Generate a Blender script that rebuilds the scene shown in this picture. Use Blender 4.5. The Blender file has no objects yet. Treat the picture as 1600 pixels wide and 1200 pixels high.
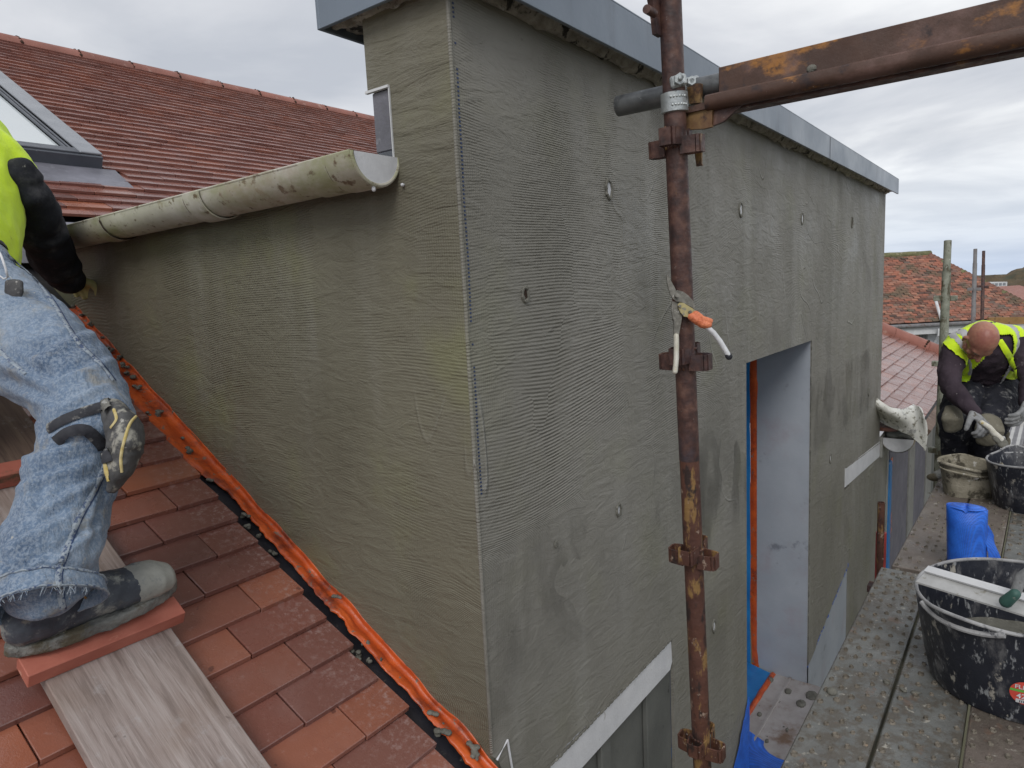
import bpy, bmesh, math, random
from math import sin, cos, pi, radians, atan, tan, sqrt, exp
from mathutils import Vector, Matrix, noise, geometry
random.seed(7)
SC = bpy.context.scene
COL = SC.collection
V = Vector

# ------------------------------------------------------------------ camera
FPX, PITCH, ROLL, AZ = 1063.0, radians(7.9), radians(2.86), radians(37.5)
CF = V((cos(AZ)*cos(PITCH), sin(AZ)*cos(PITCH), -sin(PITCH)))
_r = V((sin(AZ), -cos(AZ), 0)); _u = _r.cross(CF)
CR = _r*cos(ROLL) - _u*sin(ROLL); CU = _u*cos(ROLL) + _r*sin(ROLL)
cam = bpy.data.cameras.new('camera'); camo = bpy.data.objects.new('camera', cam); COL.objects.link(camo)
cam.sensor_fit = 'HORIZONTAL'; cam.sensor_width = 36.0; cam.lens = 36.0*FPX/1600.0
cam.clip_start = 0.02; cam.clip_end = 6000
camo.matrix_world = Matrix(((CR.x, CU.x, -CF.x, 0), (CR.y, CU.y, -CF.y, 0), (CR.z, CU.z, -CF.z, 0), (0, 0, 0, 1)))
SC.camera = camo

# ------------------------------------------------------------------ world, sun, exposure
SC.view_settings.view_transform = 'Standard'; SC.view_settings.look = 'None'
SC.view_settings.gamma = 1.0; SC.view_settings.use_curve_mapping = False
SC.view_settings.exposure = 0.5
SUN_EL, SUN_AZ = radians(42), radians(205)      # azimuth from +X, counter-clockwise
w = bpy.data.worlds.new('World'); SC.world = w; w.use_nodes = True
nt = w.node_tree; nt.nodes.clear()
def wn(t): return nt.nodes.new(t)
out = wn('ShaderNodeOutputWorld'); bg = wn('ShaderNodeBackground'); bg.inputs[1].default_value = 0.1
sky = wn('ShaderNodeTexSky'); sky.sky_type = 'NISHITA'; sky.sun_disc = False
sky.sun_elevation = SUN_EL; sky.sun_rotation = pi/2 - SUN_AZ
tc = wn('ShaderNodeTexCoord'); sep = wn('ShaderNodeSeparateXYZ'); nt.links.new(tc.outputs['Generated'], sep.inputs[0])
def wmath(op, a, b=None, clamp=False):
    n = wn('ShaderNodeMath'); n.operation = op; n.use_clamp = clamp
    for i, x in enumerate((a, b)):
        if x is None: continue
        if isinstance(x, (int, float)): n.inputs[i].default_value = x
        else: nt.links.new(x, n.inputs[i])
    return n.outputs[0]
def wramp(fac, stops):
    n = wn('ShaderNodeValToRGB'); nt.links.new(fac, n.inputs[0]); e = n.color_ramp.elements
    while len(e) < len(stops): e.new(0.5)
    for el, (p, c) in zip(e, stops): el.position = p; el.color = (*c, 1)
    return n.outputs[0]
# project the view direction on a flat cloud layer
zc = wmath('MAXIMUM', wmath('ADD', sep.outputs[2], 0.10), 0.06)
cx = wmath('DIVIDE', sep.outputs[0], zc); cy = wmath('DIVIDE', sep.outputs[1], zc)
cmb = wn('ShaderNodeCombineXYZ'); nt.links.new(cx, cmb.inputs[0]); nt.links.new(cy, cmb.inputs[1])
n1 = wn('ShaderNodeTexNoise'); n1.inputs['Scale'].default_value = 0.75; n1.inputs['Detail'].default_value = 7; n1.inputs['Roughness'].default_value = .52
n1.inputs['Distortion'].default_value = .35
nt.links.new(cmb.outputs[0], n1.inputs['Vector'])
cloud = wramp(n1.outputs[0], [(.34, (3.9, 4.08, 4.45)), (.48, (5.2, 5.3, 5.55)), (.60, (6.9, 6.95, 7.0))])
horiz = wramp(sep.outputs[2], [(0.0, (3.9, 4.7, 6.1)), (.09, (5.0, 5.5, 6.4)), (.3, (6, 6, 6.2))])
hf = wramp(sep.outputs[2], [(0.0, (.85,)*3), (.05, (.55,)*3), (.16, (0,)*3)])
def wmix(f, a, b):
    n = wn('ShaderNodeMixRGB')
    if isinstance(f, float): n.inputs[0].default_value = f
    else: nt.links.new(f, n.inputs[0])
    nt.links.new(a, n.inputs[1]); nt.links.new(b, n.inputs[2]); return n.outputs[0]
c1 = wmix(hf, cloud, horiz)
nt.links.new(wmix(0.93, sky.outputs[0], c1), bg.inputs[0]); nt.links.new(bg.outputs[0], out.inputs[0])
sl = bpy.data.lights.new('sun', 'SUN'); sl.energy = 0.9; sl.angle = radians(25); sl.color = (1, .97, .93)
so = bpy.data.objects.new('sun', sl); COL.objects.link(so)
sd = V((cos(SUN_AZ)*cos(SUN_EL), sin(SUN_AZ)*cos(SUN_EL), sin(SUN_EL)))
so.rotation_euler = sd.to_track_quat('Z', 'Y').to_euler(); so.location = sd*20

# ------------------------------------------------------------------ places
def ray(px, py): return CF + CR*((px-800)/FPX) - CU*((py-600)/FPX)
def AT(px, py, d): return ray(px, py)*d
def PX(px, py, v): r = ray(px, py); return r*(v/r.x)
def PY(px, py, v): r = ray(px, py); return r*(v/r.y)
def PZ(px, py, v): r = ray(px, py); return r*(v/r.z)
TH = atan(.5525); RC = -1.575                      # main roof pitch and height
RN = V((0, -sin(TH), cos(TH))); RS = V((0, cos(TH), sin(TH)))
def R(x, s, h=0): return V((x, 0, RC)) + RS*s + RN*h
RM = Matrix(((1, 0, 0, 0), (0, RS.y, RN.y, 0), (0, RS.z, RN.z, RC), (0, 0, 0, 1)))
CX, WY, WZ = 1.092, 0.95, -1.2                     # corner of dormer, front wall plane, walkway level

# ------------------------------------------------------------------ mesh helpers
class MB:
    def __init__(s): s.v = []; s.f = []
    def add(s, vs, fs):
        b = len(s.v); s.v += [tuple(v) for v in vs]; s.f += [tuple(i+b for i in f) for f in fs]; return s
    def box(s, a, b, M=None):
        xs, ys, zs = zip(a, b)
        vs = [V((x, y, z)) for z in zs for y in ys for x in xs]
        if M is not None: vs = [M @ v for v in vs]
        return s.add(vs, [(0,2,3,1), (4,5,7,6), (0,1,5,4), (2,6,7,3), (0,4,6,2), (1,3,7,5)])
    def bbox(s, a, b, e, M=None):
        """box with its long edges chamfered by e in all three directions"""
        c = [(a[i]+b[i])/2 for i in range(3)]; h = [abs(b[i]-a[i])/2 for i in range(3)]
        vs = []; idx = {}
        for sx in (-1, 1):
            for sy in (-1, 1):
                for sz in (-1, 1):
                    for k in range(3):
                        p = [c[0]+sx*(h[0]-e), c[1]+sy*(h[1]-e), c[2]+sz*(h[2]-e)]
                        p[k] = c[k] + (sx, sy, sz)[k]*h[k]
                        idx[(sx, sy, sz, k)] = len(vs); vs.append(V(p))
        fs = []
        for k in range(3):
            o = [i for i in range(3) if i != k]
            for sg in (-1, 1):
                q = []
                for (u, v) in ((-1,-1), (1,-1), (1,1), (-1,1)):
                    t = [0, 0, 0]; t[k] = sg; t[o[0]] = u; t[o[1]] = v; q.append(idx[(*t, k)])
                fs.append(tuple(q))
        for k in range(3):
            o = [i for i in range(3) if i != k]
            for u in (-1, 1):
                for v in (-1, 1):
                    t0 = [0]*3; t1 = [0]*3; t0[k] = -1; t1[k] = 1
                    t0[o[0]] = t1[o[0]] = u; t0[o[1]] = t1[o[1]] = v
                    fs.append((idx[(*t0, o[0])], idx[(*t1, o[0])], idx[(*t1, o[1])], idx[(*t0, o[1])]))
        for sx in (-1, 1):
            for sy in (-1, 1):
                for sz in (-1, 1): fs.append(tuple(idx[(sx, sy, sz, k)] for k in range(3)))
        if M is not None: vs = [M @ v for v in vs]
        return s.add(vs, fs)
    def tube(s, pts, rad, seg=12, cap=True, up=None, close=False):
        pts = [V(p) for p in pts]; n = len(pts)
        if isinstance(rad, (int, float)): rad = [rad]*n
        vs = []; fs = []; pu = up
        for i, p in enumerate(pts):
            t = (pts[(i+1) % n]-pts[i-1]) if close else (pts[min(i+1, n-1)]-pts[max(i-1, 0)])
            t.normalize()
            if pu is None: pu = V((0, 0, 1)) if abs(t.z) < .9 else V((1, 0, 0))
            a = (pu - t*pu.dot(t)).normalized(); b = t.cross(a); pu = a
            r = rad[i]; ra, rb = r if isinstance(r, tuple) else (r, r)
            vs += [p + a*(cos(2*pi*k/seg)*ra) + b*(sin(2*pi*k/seg)*rb) for k in range(seg)]
        m = n if close else n-1
        for i in range(m):
            j = (i+1) % n
            fs += [(i*seg+k, i*seg+(k+1) % seg, j*seg+(k+1) % seg, j*seg+k) for k in range(seg)]
        if cap and not close:
            fs.append(tuple(range(seg-1, -1, -1))); fs.append(tuple((n-1)*seg+k for k in range(seg)))
        return s.add(vs, fs)
    def capsule(s, pts, rad, seg=14, up=None):
        """tube with rounded ends, for remeshing"""
        pts = [V(p) for p in pts]; rad = list(rad) if isinstance(rad, (list, tuple)) else [rad]*len(pts)
        rr = [r if isinstance(r, tuple) else (r, r) for r in rad]
        d0 = (pts[0]-pts[1]).normalized(); d1 = (pts[-1]-pts[-2]).normalized()
        A = []; B = []
        for k in (3, 2, 1):
            a = k*pi/6.3; m = min(rr[0])
            A.append((pts[0]+d0*m*sin(a), (rr[0][0]*cos(a), rr[0][1]*cos(a))))
        for k in (1, 2, 3):
            a = k*pi/6.3; m = min(rr[-1])
            B.append((pts[-1]+d1*m*sin(a), (rr[-1][0]*cos(a), rr[-1][1]*cos(a))))
        L = A + list(zip(pts, rr)) + B
        return s.tube([l[0] for l in L], [l[1] for l in L], seg, True, up)
    def ball(s, c, r, M=None, seg=14, rings=9):
        r = r if isinstance(r, tuple) else (r, r, r); vs = []; fs = []
        for i in range(rings+1):
            a = pi*i/rings
            for k in range(seg):
                b = 2*pi*k/seg; p = V((sin(a)*cos(b)*r[0], sin(a)*sin(b)*r[1], cos(a)*r[2]))
                if M is not None: p = M @ p
                vs.append(p+V(c))
        for i in range(rings):
            fs += [(i*seg+k, (i+1)*seg+k, (i+1)*seg+(k+1) % seg, i*seg+(k+1) % seg) for k in range(seg)]
        return s.add(vs, fs)
    def prism(s, poly, ext):
        """poly: list of 3D points (planar), ext: vector"""
        n = len(poly); poly = [V(p) for p in poly]
        vs = poly + [p+V(ext) for p in poly]
        return s.add(vs, [tuple(range(n)), tuple(range(2*n-1, n-1, -1))] + [(i, i+n, (i+1) % n+n, (i+1) % n) for i in range(n)])
    def slab(s, loops, to3, ext):
        """loops of 2D points (outer + holes) -> solid slab"""
        tris = geometry.tessellate_polygon([[V((p[0], p[1], 0)) for p in l] for l in loops])
        flat = [p for l in loops for p in l]; N = len(flat)
        a = [V(to3(*p)) for p in flat]; b = [p+V(ext) for p in a]; fs = []
        for t in tris: fs.append(tuple(t)); fs.append(tuple(i+N for i in reversed(t)))
        o = 0
        for l in loops:
            n = len(l)
            for i in range(n): fs.append((o+i, o+(i+1) % n, o+(i+1) % n+N, o+i+N))
            o += n
        return s.add(a+b, fs)
    def sheet(s, f, nu, nv, th=0.0):
        """f(u,v)->point ; th thickness along normal"""
        P = [[V(f(i/nu, j/nv)) for j in range(nv+1)] for i in range(nu+1)]
        W = nv+1; vs = [p for r in P for p in r]; fs = []
        q = [(i*W+j, (i+1)*W+j, (i+1)*W+j+1, i*W+j+1) for i in range(nu) for j in range(nv)]
        if th == 0: return s.add(vs, q)
        ns = []
        for i in range(nu+1):
            for j in range(nv+1):
                du = P[min(i+1, nu)][j]-P[max(i-1, 0)][j]; dv = P[i][min(j+1, nv)]-P[i][max(j-1, 0)]
                ns.append(du.cross(dv).normalized())
        N = len(vs); vs2 = [v-n*th for v, n in zip(vs, ns)]
        fs = q + [tuple(i+N for i in reversed(f_)) for f_ in q]
        per = [i*W for i in range(nu+1)] + [nu*W+j for j in range(1, nv+1)] + [i*W+nv for i in range(nu-1, -1, -1)] + [j for j in range(nv-1, 0, -1)]
        m = len(per); fs += [(per[k], per[k]+N, per[(k+1) % m]+N, per[(k+1) % m]) for k in range(m)]
        return s.add(vs+vs2, fs)
    def mesh(s, name):
        me = bpy.data.meshes.new(name); me.from_pydata(s.v, [], s.f); me.validate()
        bm = bmesh.new(); bm.from_mesh(me); bmesh.ops.recalc_face_normals(bm, faces=bm.faces); bm.to_mesh(me); bm.free()
        return me
def link(name, me, mat=None, parent=None, smooth=False, kind=None, label=None, M=None):
    o = bpy.data.objects.new(name, me); COL.objects.link(o)
    if mat is not None:
        me.materials.clear(); me.materials.append(mat)
    if smooth:
        me.polygons.foreach_set('use_smooth', [True]*len(me.polygons))
        if smooth != 'all':
            me.set_sharp_from_angle(angle=radians(smooth if smooth is not True else 35))
    if M is not None: o.matrix_world = M
    if parent is not None:
        o.parent = parent; o.matrix_parent_inverse = PINV[parent.name]
    if kind: o['kind'] = kind
    if label: o['label'] = label
    return o
PINV = {}
def fin(o):
    PINV[o.name] = PINV.get(o.name, Matrix.Identity(4)); return o
def build(mb, name, mat, parent=None, smooth=False, **k):
    o = link(name, mb.mesh(name), mat, parent, smooth, **k)
    PINV[o.name] = Matrix.Identity(4); return o
def thing(name, loc, label, cat, group=None):
    o = bpy.data.objects.new(name, None); COL.objects.link(o); o.empty_display_size = .1
    o.location = loc; o['label'] = label; o['category'] = cat
    if group: o['group'] = group
    PINV[o.name] = Matrix.Translation(-V(loc)); return o
def tag(o, label, cat, group=None):
    o['label'] = label; o['category'] = cat
    if group: o['group'] = group
    return o
def struct(o): o['kind'] = 'structure'; return o
def remesh(mb, name, mat, parent, voxel, sm=3, disp=None, **k):
    """one continuous surface grown round the given volumes"""
    o = bpy.data.objects.new('tmp', mb.mesh('tmp')); COL.objects.link(o)
    m = o.modifiers.new('r', 'REMESH'); m.mode = 'VOXEL'; m.voxel_size = voxel
    m2 = o.modifiers.new('s', 'SMOOTH'); m2.iterations = sm; m2.factor = .6
    dg = bpy.context.evaluated_depsgraph_get(); ev = o.evaluated_get(dg)
    me = bpy.data.meshes.new_from_object(ev); bpy.data.objects.remove(o)
    me.name = name
    if disp:
        ns = [v.normal.copy() for v in me.vertices]
        for v, n in zip(me.vertices, ns): v.co = v.co + n*disp(v.co)
    o = link(name, me, mat, parent, 'all', **k); PINV[o.name] = Matrix.Identity(4); return o
def nz(p, s=1.0, o=0.0): return noise.noise(V((p[0]*s+o, p[1]*s+o*.7, p[2]*s-o)))
def fbm(p, s=1.0, o=0.0, n=4):
    a = 0; k = 1
    for i in range(n): a += nz(p, s, o+i*7.3)*k; s *= 2; k *= .5
    return a
def folds(amp, s, o=0.0, ax=(1, 1, 1)):
    def f(co):
        p = V((co.x*ax[0], co.y*ax[1], co.z*ax[2]))
        w_ = nz(p, s*.5, o)*1.5
        a = 1-abs(nz(p+V((w_*.1, w_*.08, 0)), s, o+3))*2.4
        b = 1-abs(nz(p, s*2.1, o+9))*2.4
        return amp*(a*.7+b*.3)
    return f

# ------------------------------------------------------------------ material helpers
class NT:
    def __init__(s, name):
        s.m = bpy.data.materials.new(name); s.m.use_nodes = True; s.t = s.m.node_tree; s.t.nodes.clear()
        s.o = s.n('ShaderNodeOutputMaterial'); s.b = s.n('ShaderNodeBsdfPrincipled'); s.l(s.b.outputs[0], s.o.inputs[0])
        s.pos = s.n('ShaderNodeNewGeometry').outputs['Position']
    def n(s, t): return s.t.nodes.new(t)
    def l(s, a, b): s.t.links.new(a, b)
    def set(s, sock, x):
        if isinstance(x, (int, float)): sock.default_value = x
        elif isinstance(x, (tuple, list)): sock.default_value = (*x, 1) if len(x) == 3 and sock.type == 'RGBA' else x
        else: s.l(x, sock)
    def math(s, op, *a, clamp=False):
        n = s.n('ShaderNodeMath'); n.operation = op; n.use_clamp = clamp
        for i, x in enumerate(a): s.set(n.inputs[i], x)
        return n.outputs[0]
    def vec(s, scale=(1, 1, 1), off=(0, 0, 0), rot=(0, 0, 0), src=None):
        n = s.n('ShaderNodeMapping'); s.l(src or s.pos, n.inputs[0])
        n.inputs['Scale'].default_value = scale; n.inputs['Location'].default_value = off; n.inputs['Rotation'].default_value = rot
        return n.outputs[0]
    def noise(s, scale, detail=5, rough=.55, stretch=(1, 1, 1), off=0, dist=0, rot=(0, 0, 0), src=None):
        n = s.n('ShaderNodeTexNoise'); s.l(s.vec(stretch, (off, off*1.3, -off), rot, src), n.inputs['Vector'])
        n.inputs['Scale'].default_value = scale; n.inputs['Detail'].default_value = detail
        n.inputs['Roughness'].default_value = rough; n.inputs['Distortion'].default_value = dist
        return n.outputs[0]
    def ss(s, x, lo, hi):
        n = s.n('ShaderNodeMapRange'); n.interpolation_type = 'SMOOTHSTEP'; s.set(n.inputs['Value'], x)
        n.inputs['From Min'].default_value = lo; n.inputs['From Max'].default_value = hi
        return n.outputs[0]
    def ramp(s, x, stops):
        n = s.n('ShaderNodeValToRGB'); s.set(n.inputs[0], x); e = n.color_ramp.elements
        while len(e) < len(stops): e.new(.5)
        for el, (p, c) in zip(e, stops): el.position = p; el.color = (*c, 1)
        return n.outputs[0]
    def mix(s, f, a, b, mode='MIX'):
        n = s.n('ShaderNodeMixRGB'); n.blend_type = mode; s.set(n.inputs[0], f); s.set(n.inputs[1], a); s.set(n.inputs[2], b)
        return n.outputs[0]
    def bump(s, h, dist, strength=1.0, prev=None):
        n = s.n('ShaderNodeBump'); s.set(n.inputs['Height'], h); n.inputs['Distance'].default_value = dist
        n.inputs['Strength'].default_value = strength
        if prev is not None: s.l(prev, n.inputs['Normal'])
        return n.outputs[0]
    def rnd(s, island=False):
        return s.n('ShaderNodeNewGeometry').outputs['Random Per Island'] if island else s.n('ShaderNodeObjectInfo').outputs['Random']
    def done(s, col, rough=.7, nrm=None, metal=0, spec=.5, **k):
        s.set(s.b.inputs['Base Color'], col); s.set(s.b.inputs['Roughness'], rough); s.set(s.b.inputs['Metallic'], metal)
        s.b.inputs['Specular IOR Level'].default_value = spec
        if nrm is not None: s.l(nrm, s.b.inputs['Normal'])
        for a, x in k.items(): s.set(s.b.inputs[a], x)
        return s.m
def M(name, cols, scale=6, rough=(.6, .8), layers=(), bumps=(), metal=0, spec=.5, stretch=(1, 1, 1), var=0, detail=6, **k):
    """cols: 2-4 colours spread by noise; layers: (colour, scale, lo, hi, stretch); bumps: (scale, distance, stretch)"""
    t = NT(name); nn = t.noise(scale, detail, .6, stretch)
    n = len(cols); c = t.ramp(nn, [(.3+.4*i/max(1, n-1), cols[i]) for i in range(n)])
    if var: 
        v = t.math('MULTIPLY_ADD', t.rnd(), var*2, 1-var); c = t.mix(1.0, c, t.ramp(v, [(0, (0, 0, 0)), (1, (1, 1, 1))]), 'MULTIPLY')
    for i, L in enumerate(layers):
        c = t.mix(t.ss(t.noise(L[1], 7, .65, L[4] if len(L) > 4 else (1, 1, 1), 3.1+i*5.7), L[2], L[3]), c, L[0])
    nrm = None
    for i, B in enumerate(bumps): nrm = t.bump(t.noise(B[0], 5, .6, B[2] if len(B) > 2 else (1, 1, 1), i*3.3), B[1], 1.0, nrm)
    r = t.ramp(t.noise(scale*1.7, 4, .6, stretch, 9.1), [(.3, (rough[0],)*3), (.7, (rough[1],)*3)])
    return t.done(c, r, nrm, metal, spec, **k)

# render coat: combed mesh ridges over trowelled basecoat
def mat_render(name, warm, ax):
    t = NT(name); sp = t.n('ShaderNodeSeparateXYZ'); t.l(t.pos, sp.inputs[0])
    H = sp.outputs[ax]; Z = sp.outputs[2]
    big = t.noise(1.3, 3, .5, off=2); mid = t.noise(3.2, 3, .5, off=5); pch = t.noise(2.1, 5, .6, (1, 1, .45), off=11, dist=.6)
    warp = t.math('MULTIPLY', t.noise(1.5, 1.2, .4, off=4), .022)
    tilt = t.math('MULTIPLY', t.math('SUBTRACT', t.noise(.8, 1, .4, off=8), .5), .35)
    vo = t.n('ShaderNodeTexVoronoi'); t.l(t.vec((1, 1, .55), (3, 3, 3)), vo.inputs['Vector']); vo.inputs['Scale'].default_value = 2.6; vo.inputs['Randomness'].default_value = 1.0
    wv = t.n('ShaderNodeVectorMath'); wv.operation = 'MULTIPLY_ADD'; nn_ = t.n('ShaderNodeTexNoise'); t.l(t.pos, nn_.inputs['Vector']); nn_.inputs['Scale'].default_value = 4.0
    t.l(nn_.outputs['Color'], wv.inputs[0]); wv.inputs[1].default_value = (.22, .22, .22); t.l(t.vec((1, 1, .55)), wv.inputs[2]); t.l(wv.outputs[0], vo.inputs['Vector'])
    vs_ = t.n('ShaderNodeSeparateXYZ'); t.l(vo.outputs['Color'], vs_.inputs[0]); cell = vs_.outputs[0]; cell2 = vs_.outputs[1]
    tilt = t.math('ADD', tilt, t.math('MULTIPLY', t.math('SUBTRACT', cell, .5), .24))
    low = t.ss(Z, -.55, -1.05); tl2 = t.math('MULTIPLY', low, .85 if ax == 1 else -.6)
    ph = t.math('ADD', t.math('ADD', Z, warp), t.math('MULTIPLY', H, t.math('ADD', tilt, tl2)))
    ridge = t.math('SINE', t.math('MULTIPLY', ph, 2*pi/.0066))
    ph2 = t.math('SUBTRACT', H, t.math('MULTIPLY', t.noise(2.2, 2, .4, off=14), .05))
    ridge2 = t.math('SINE', t.math('MULTIPLY', ph2, 2*pi/.0066))
    m1 = t.ss(t.noise(3.0, 7, .68, (1, 1, .5), off=7, dist=.5), .36, .66)
    m2 = t.math('MULTIPLY', t.ss(t.noise(3.1, 4, .6, off=21), .45, .6), .35)
    h = t.math('ADD', t.math('MULTIPLY', ridge, t.math('MULTIPLY', t.math('MULTIPLY_ADD', m1, .92, .04), t.math('MULTIPLY_ADD', cell2, .85, .20))), t.math('MULTIPLY', ridge2, t.math('MULTIPLY', m2, m1)))
    if warm:
        up_ = t.math('SUBTRACT', 1.0, t.math('MULTIPLY', t.ss(Z, .16, .34), .9)); h = t.math('MULTIPLY', t.math('MULTIPLY', h, .8), up_)
    # trowel arrises: thin contour lines of a warped noise field
    tn = t.noise(1.7, 1.5, .5, (1, 1, .6), off=31, dist=1.2); l1 = t.math('ABSOLUTE', t.math('SUBTRACT', t.math('FRACT', t.math('MULTIPLY', tn, 4.0)), .5))
    arris = t.math('MULTIPLY', t.math('SUBTRACT', 1.0, t.ss(l1, 0, .024)), t.ss(t.noise(2.7, 3, .5, off=41), .56 if warm else .46, .70 if warm else .60))
    blot = t.noise(22, 6, .7, off=3); grit = t.noise(420, 3, .6); sw = t.noise(9, 4, .6, (1, 1, 3), off=17, dist=1.0); sw2 = t.noise(7, 6, .6, (1, .5, 3.2), off=47, dist=.8, rot=(.5, 0, 0))
    nr = t.bump(h, .0011); nr = t.bump(arris, .002 if warm else .004, 1, nr); nr = t.bump(sw, .006, 1, nr); nr = t.bump(blot, .0022, 1, nr)
    if warm: nr = t.bump(t.math('MULTIPLY', sw2, t.ss(Z, .1, .34)), .011, 1, nr); nr = t.bump(grit, .0009, 1, nr)
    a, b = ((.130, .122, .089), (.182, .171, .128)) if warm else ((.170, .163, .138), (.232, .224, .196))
    c = t.ramp(big, [(.3, a), (.7, b)])
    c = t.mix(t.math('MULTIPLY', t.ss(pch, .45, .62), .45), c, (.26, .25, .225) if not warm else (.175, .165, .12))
    streak = t.noise(5, 5, .6, (1, 1, .12), off=23); c = t.mix(t.math('MULTIPLY', t.ss(streak, .52, .74), .40 if not warm else .18), c, (.33, .325, .30))
    dk = t.noise(6, 5, .6, (1, 1, .2), off=29); c = t.mix(t.math('MULTIPLY', t.ss(dk, .56, .8), .12), c, (.11, .10, .08))
    alg = t.math('MULTIPLY', t.ss(t.noise(3, 4, .55, off=37), .5, .75), .5 if warm else .2); c = t.mix(alg, c, (.21, .215, .10))
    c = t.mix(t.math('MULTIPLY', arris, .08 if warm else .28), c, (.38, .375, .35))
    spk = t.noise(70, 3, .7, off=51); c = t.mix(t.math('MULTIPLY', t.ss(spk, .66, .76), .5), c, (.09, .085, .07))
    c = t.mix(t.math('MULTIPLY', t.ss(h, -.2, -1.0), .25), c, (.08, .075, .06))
    return t.done(c, t.ramp(mid, [(.3, (.42,)*3), (.7, (.68,)*3)]), nr, spec=.4)
MAT = {}
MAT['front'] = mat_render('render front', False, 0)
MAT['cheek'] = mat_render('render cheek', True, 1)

def mat_tile(name, island):
    t = NT(name); r = t.rnd(island)
    c = t.ramp(r, [(0, (.135, .058, .048)), (.25, (.205, .076, .056)), (.5, (.165, .074, .062)), (.72, (.26, .092, .058)), (.86, (.36, .118, .058)), (1.0, (.215, .092, .074))])
    if island: c = t.mix(.62, c, (.235, .098, .076))
    c = t.mix(t.math('MULTIPLY', t.ss(t.noise(9, 5, .6), .4, .7), .12 if island else .35), c, (.19, .075, .06))
    c = t.mix(t.math('MULTIPLY', t.ss(t.noise(55, 6, .75, off=4), .58, .72), .35), c, (.42, .27, .24))
    sp = t.n('ShaderNodeSeparateXYZ'); t.l(t.pos, sp.inputs[0])
    e = t.math('MULTIPLY', t.ss(t.math('ADD', sp.outputs[0], t.math('MULTIPLY', t.noise(14, 6, .7, off=9), .3)), .93, 1.22), t.math('SUBTRACT', 1.0, t.ss(sp.outputs[0], 1.04, 1.06)))
    c = t.mix(t.math('MULTIPLY', e, t.math('MULTIPLY', t.ss(t.noise(60, 7, .75, off=13), .48, .68), .6)), c, (.45, .34, .32))
    c = t.mix(t.math('MULTIPLY', t.ss(t.noise(28, 3, .5, off=19), .70, .74), .7), c, (.10, .035, .026))
    wet_sheen = t.ss(t.noise(3.2, 5, .6, off=61), .5, .7); c = t.mix(t.math('MULTIPLY', wet_sheen, .25), c, (.30, .19, .17))  # wet sky sheen put into the colour as paler pinkish patches
    nr = t.bump(t.noise(260, 4, .6), .0006); nr = t.bump(t.noise(30, 3, .5), .001, 1, nr)
    return t.done(c, t.ramp(t.noise(7, 5, .6, off=22), [(.35, (.12,)*3), (.65, (.34,)*3)]), nr, spec=1.0)
MAT['tile'] = mat_tile('clay tile', False); MAT['tile_i'] = mat_tile('clay tile rest', True)
def mat_oldtile():
    t = NT('old tile'); r = t.rnd(True)
    c = t.ramp(r, [(0, (.07, .045, .038)), (.2, (.22, .095, .065)), (.45, (.33, .125, .080)), (.65, (.17, .105, .085)), (.85, (.38, .17, .11)), (1, (.12, .095, .08))])
    c = t.mix(t.math('MULTIPLY', t.ss(t.noise(1.4, 6, .7), .5, .62), .75), c, (.09, .085, .055))
    c = t.mix(t.math('MULTIPLY', t.ss(t.noise(5, 6, .7, off=5), .6, .7), .6), c, (.30, .28, .20))
    return t.done(c, .85, t.bump(t.noise(20, 4), .01))
MAT['oldtile'] = mat_oldtile()
MAT['ridge'] = M('ridge tile', [(.22, .085, .062), (.34, .135, .10)], 4, (.4, .65), [((.42, .27, .22), 9, .55, .75)], [(60, .001)], var=.15)
MAT['fascia'] = M('fascia metal', [(.155, .19, .235), (.19, .23, .28)], 2, (.28, .45), [((.30, .33, .36), 30, .66, .74), ((.11, .13, .16), 5, .55, .8, (1, 1, .3))], [(8, .002)], metal=.25)
MAT['darkmetal'] = M('dark frame metal', [(.075, .082, .098), (.11, .12, .14)], 6, (.3, .5), [((.2, .22, .25), 60, .64, .7)], metal=.2)
MAT['greymetal'] = M('skylight cover', [(.24, .255, .28), (.30, .315, .34)], 6, (.25, .4), [((.32, .34, .37), 90, .6, .66)], metal=.3)
MAT['lead'] = M('lead sheet', [(.12, .12, .14), (.22, .22, .26)], 5, (.45, .65), [((.33, .33, .36), 14, .6, .75)], [(18, .004)])
MAT['glass'] = M('skylight glass', [(.55, .60, .62), (.62, .66, .67)], 1, (.04, .07), spec=1.0)
MAT['gutter'] = M('old gutter', [(.42, .395, .33), (.60, .58, .52)], 7, (.4, .6), [((.30, .31, .17), 5, .46, .66, (1, .6, 1)), ((.15, .11, .07), 30, .57, .66, (1, .8, 1)), ((.36, .30, .22), 3, .5, .65), ((.30, .24, .15), 13, .60, .72), ((.70, .69, .66), 10, .62, .72)], [(50, .0008)])
MAT['gutterend'] = M('gutter end', [(.56, .57, .60), (.68, .69, .72)], 20, (.5, .7), [((.30, .29, .27), 50, .66, .72)], [(60, .001)])
MAT['crack'] = M('dark grime', [(.02, .012, .008), (.07, .035, .02)], 30, (.8, .9))
MAT['white'] = M('white paint', [(.60, .61, .64), (.72, .73, .76)], 12, (.6, .8), [((.34, .33, .31), 22, .64, .70, (1, 1, .4)), ((.20, .19, .16), 30, .70, .74)], [(140, .001)])
MAT['pvc'] = M('white pvc', [(.55, .56, .58), (.68, .69, .70)], 6, (.35, .5), [((.32, .31, .29), 20, .62, .74)])
MAT['mortar'] = M('mortar', [(.10, .098, .082), (.19, .185, .158)], 30, (.7, .9), [((.30, .29, .26), 60, .6, .7)], [(90, .003), (300, .001)])
MAT['oldmortar'] = M('crumbly mortar', [(.22, .20, .17), (.46, .44, .40)], 30, (.85, .95), [((.035, .033, .03), 16, .55, .62)], [(60, .008), (200, .003)])
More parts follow.
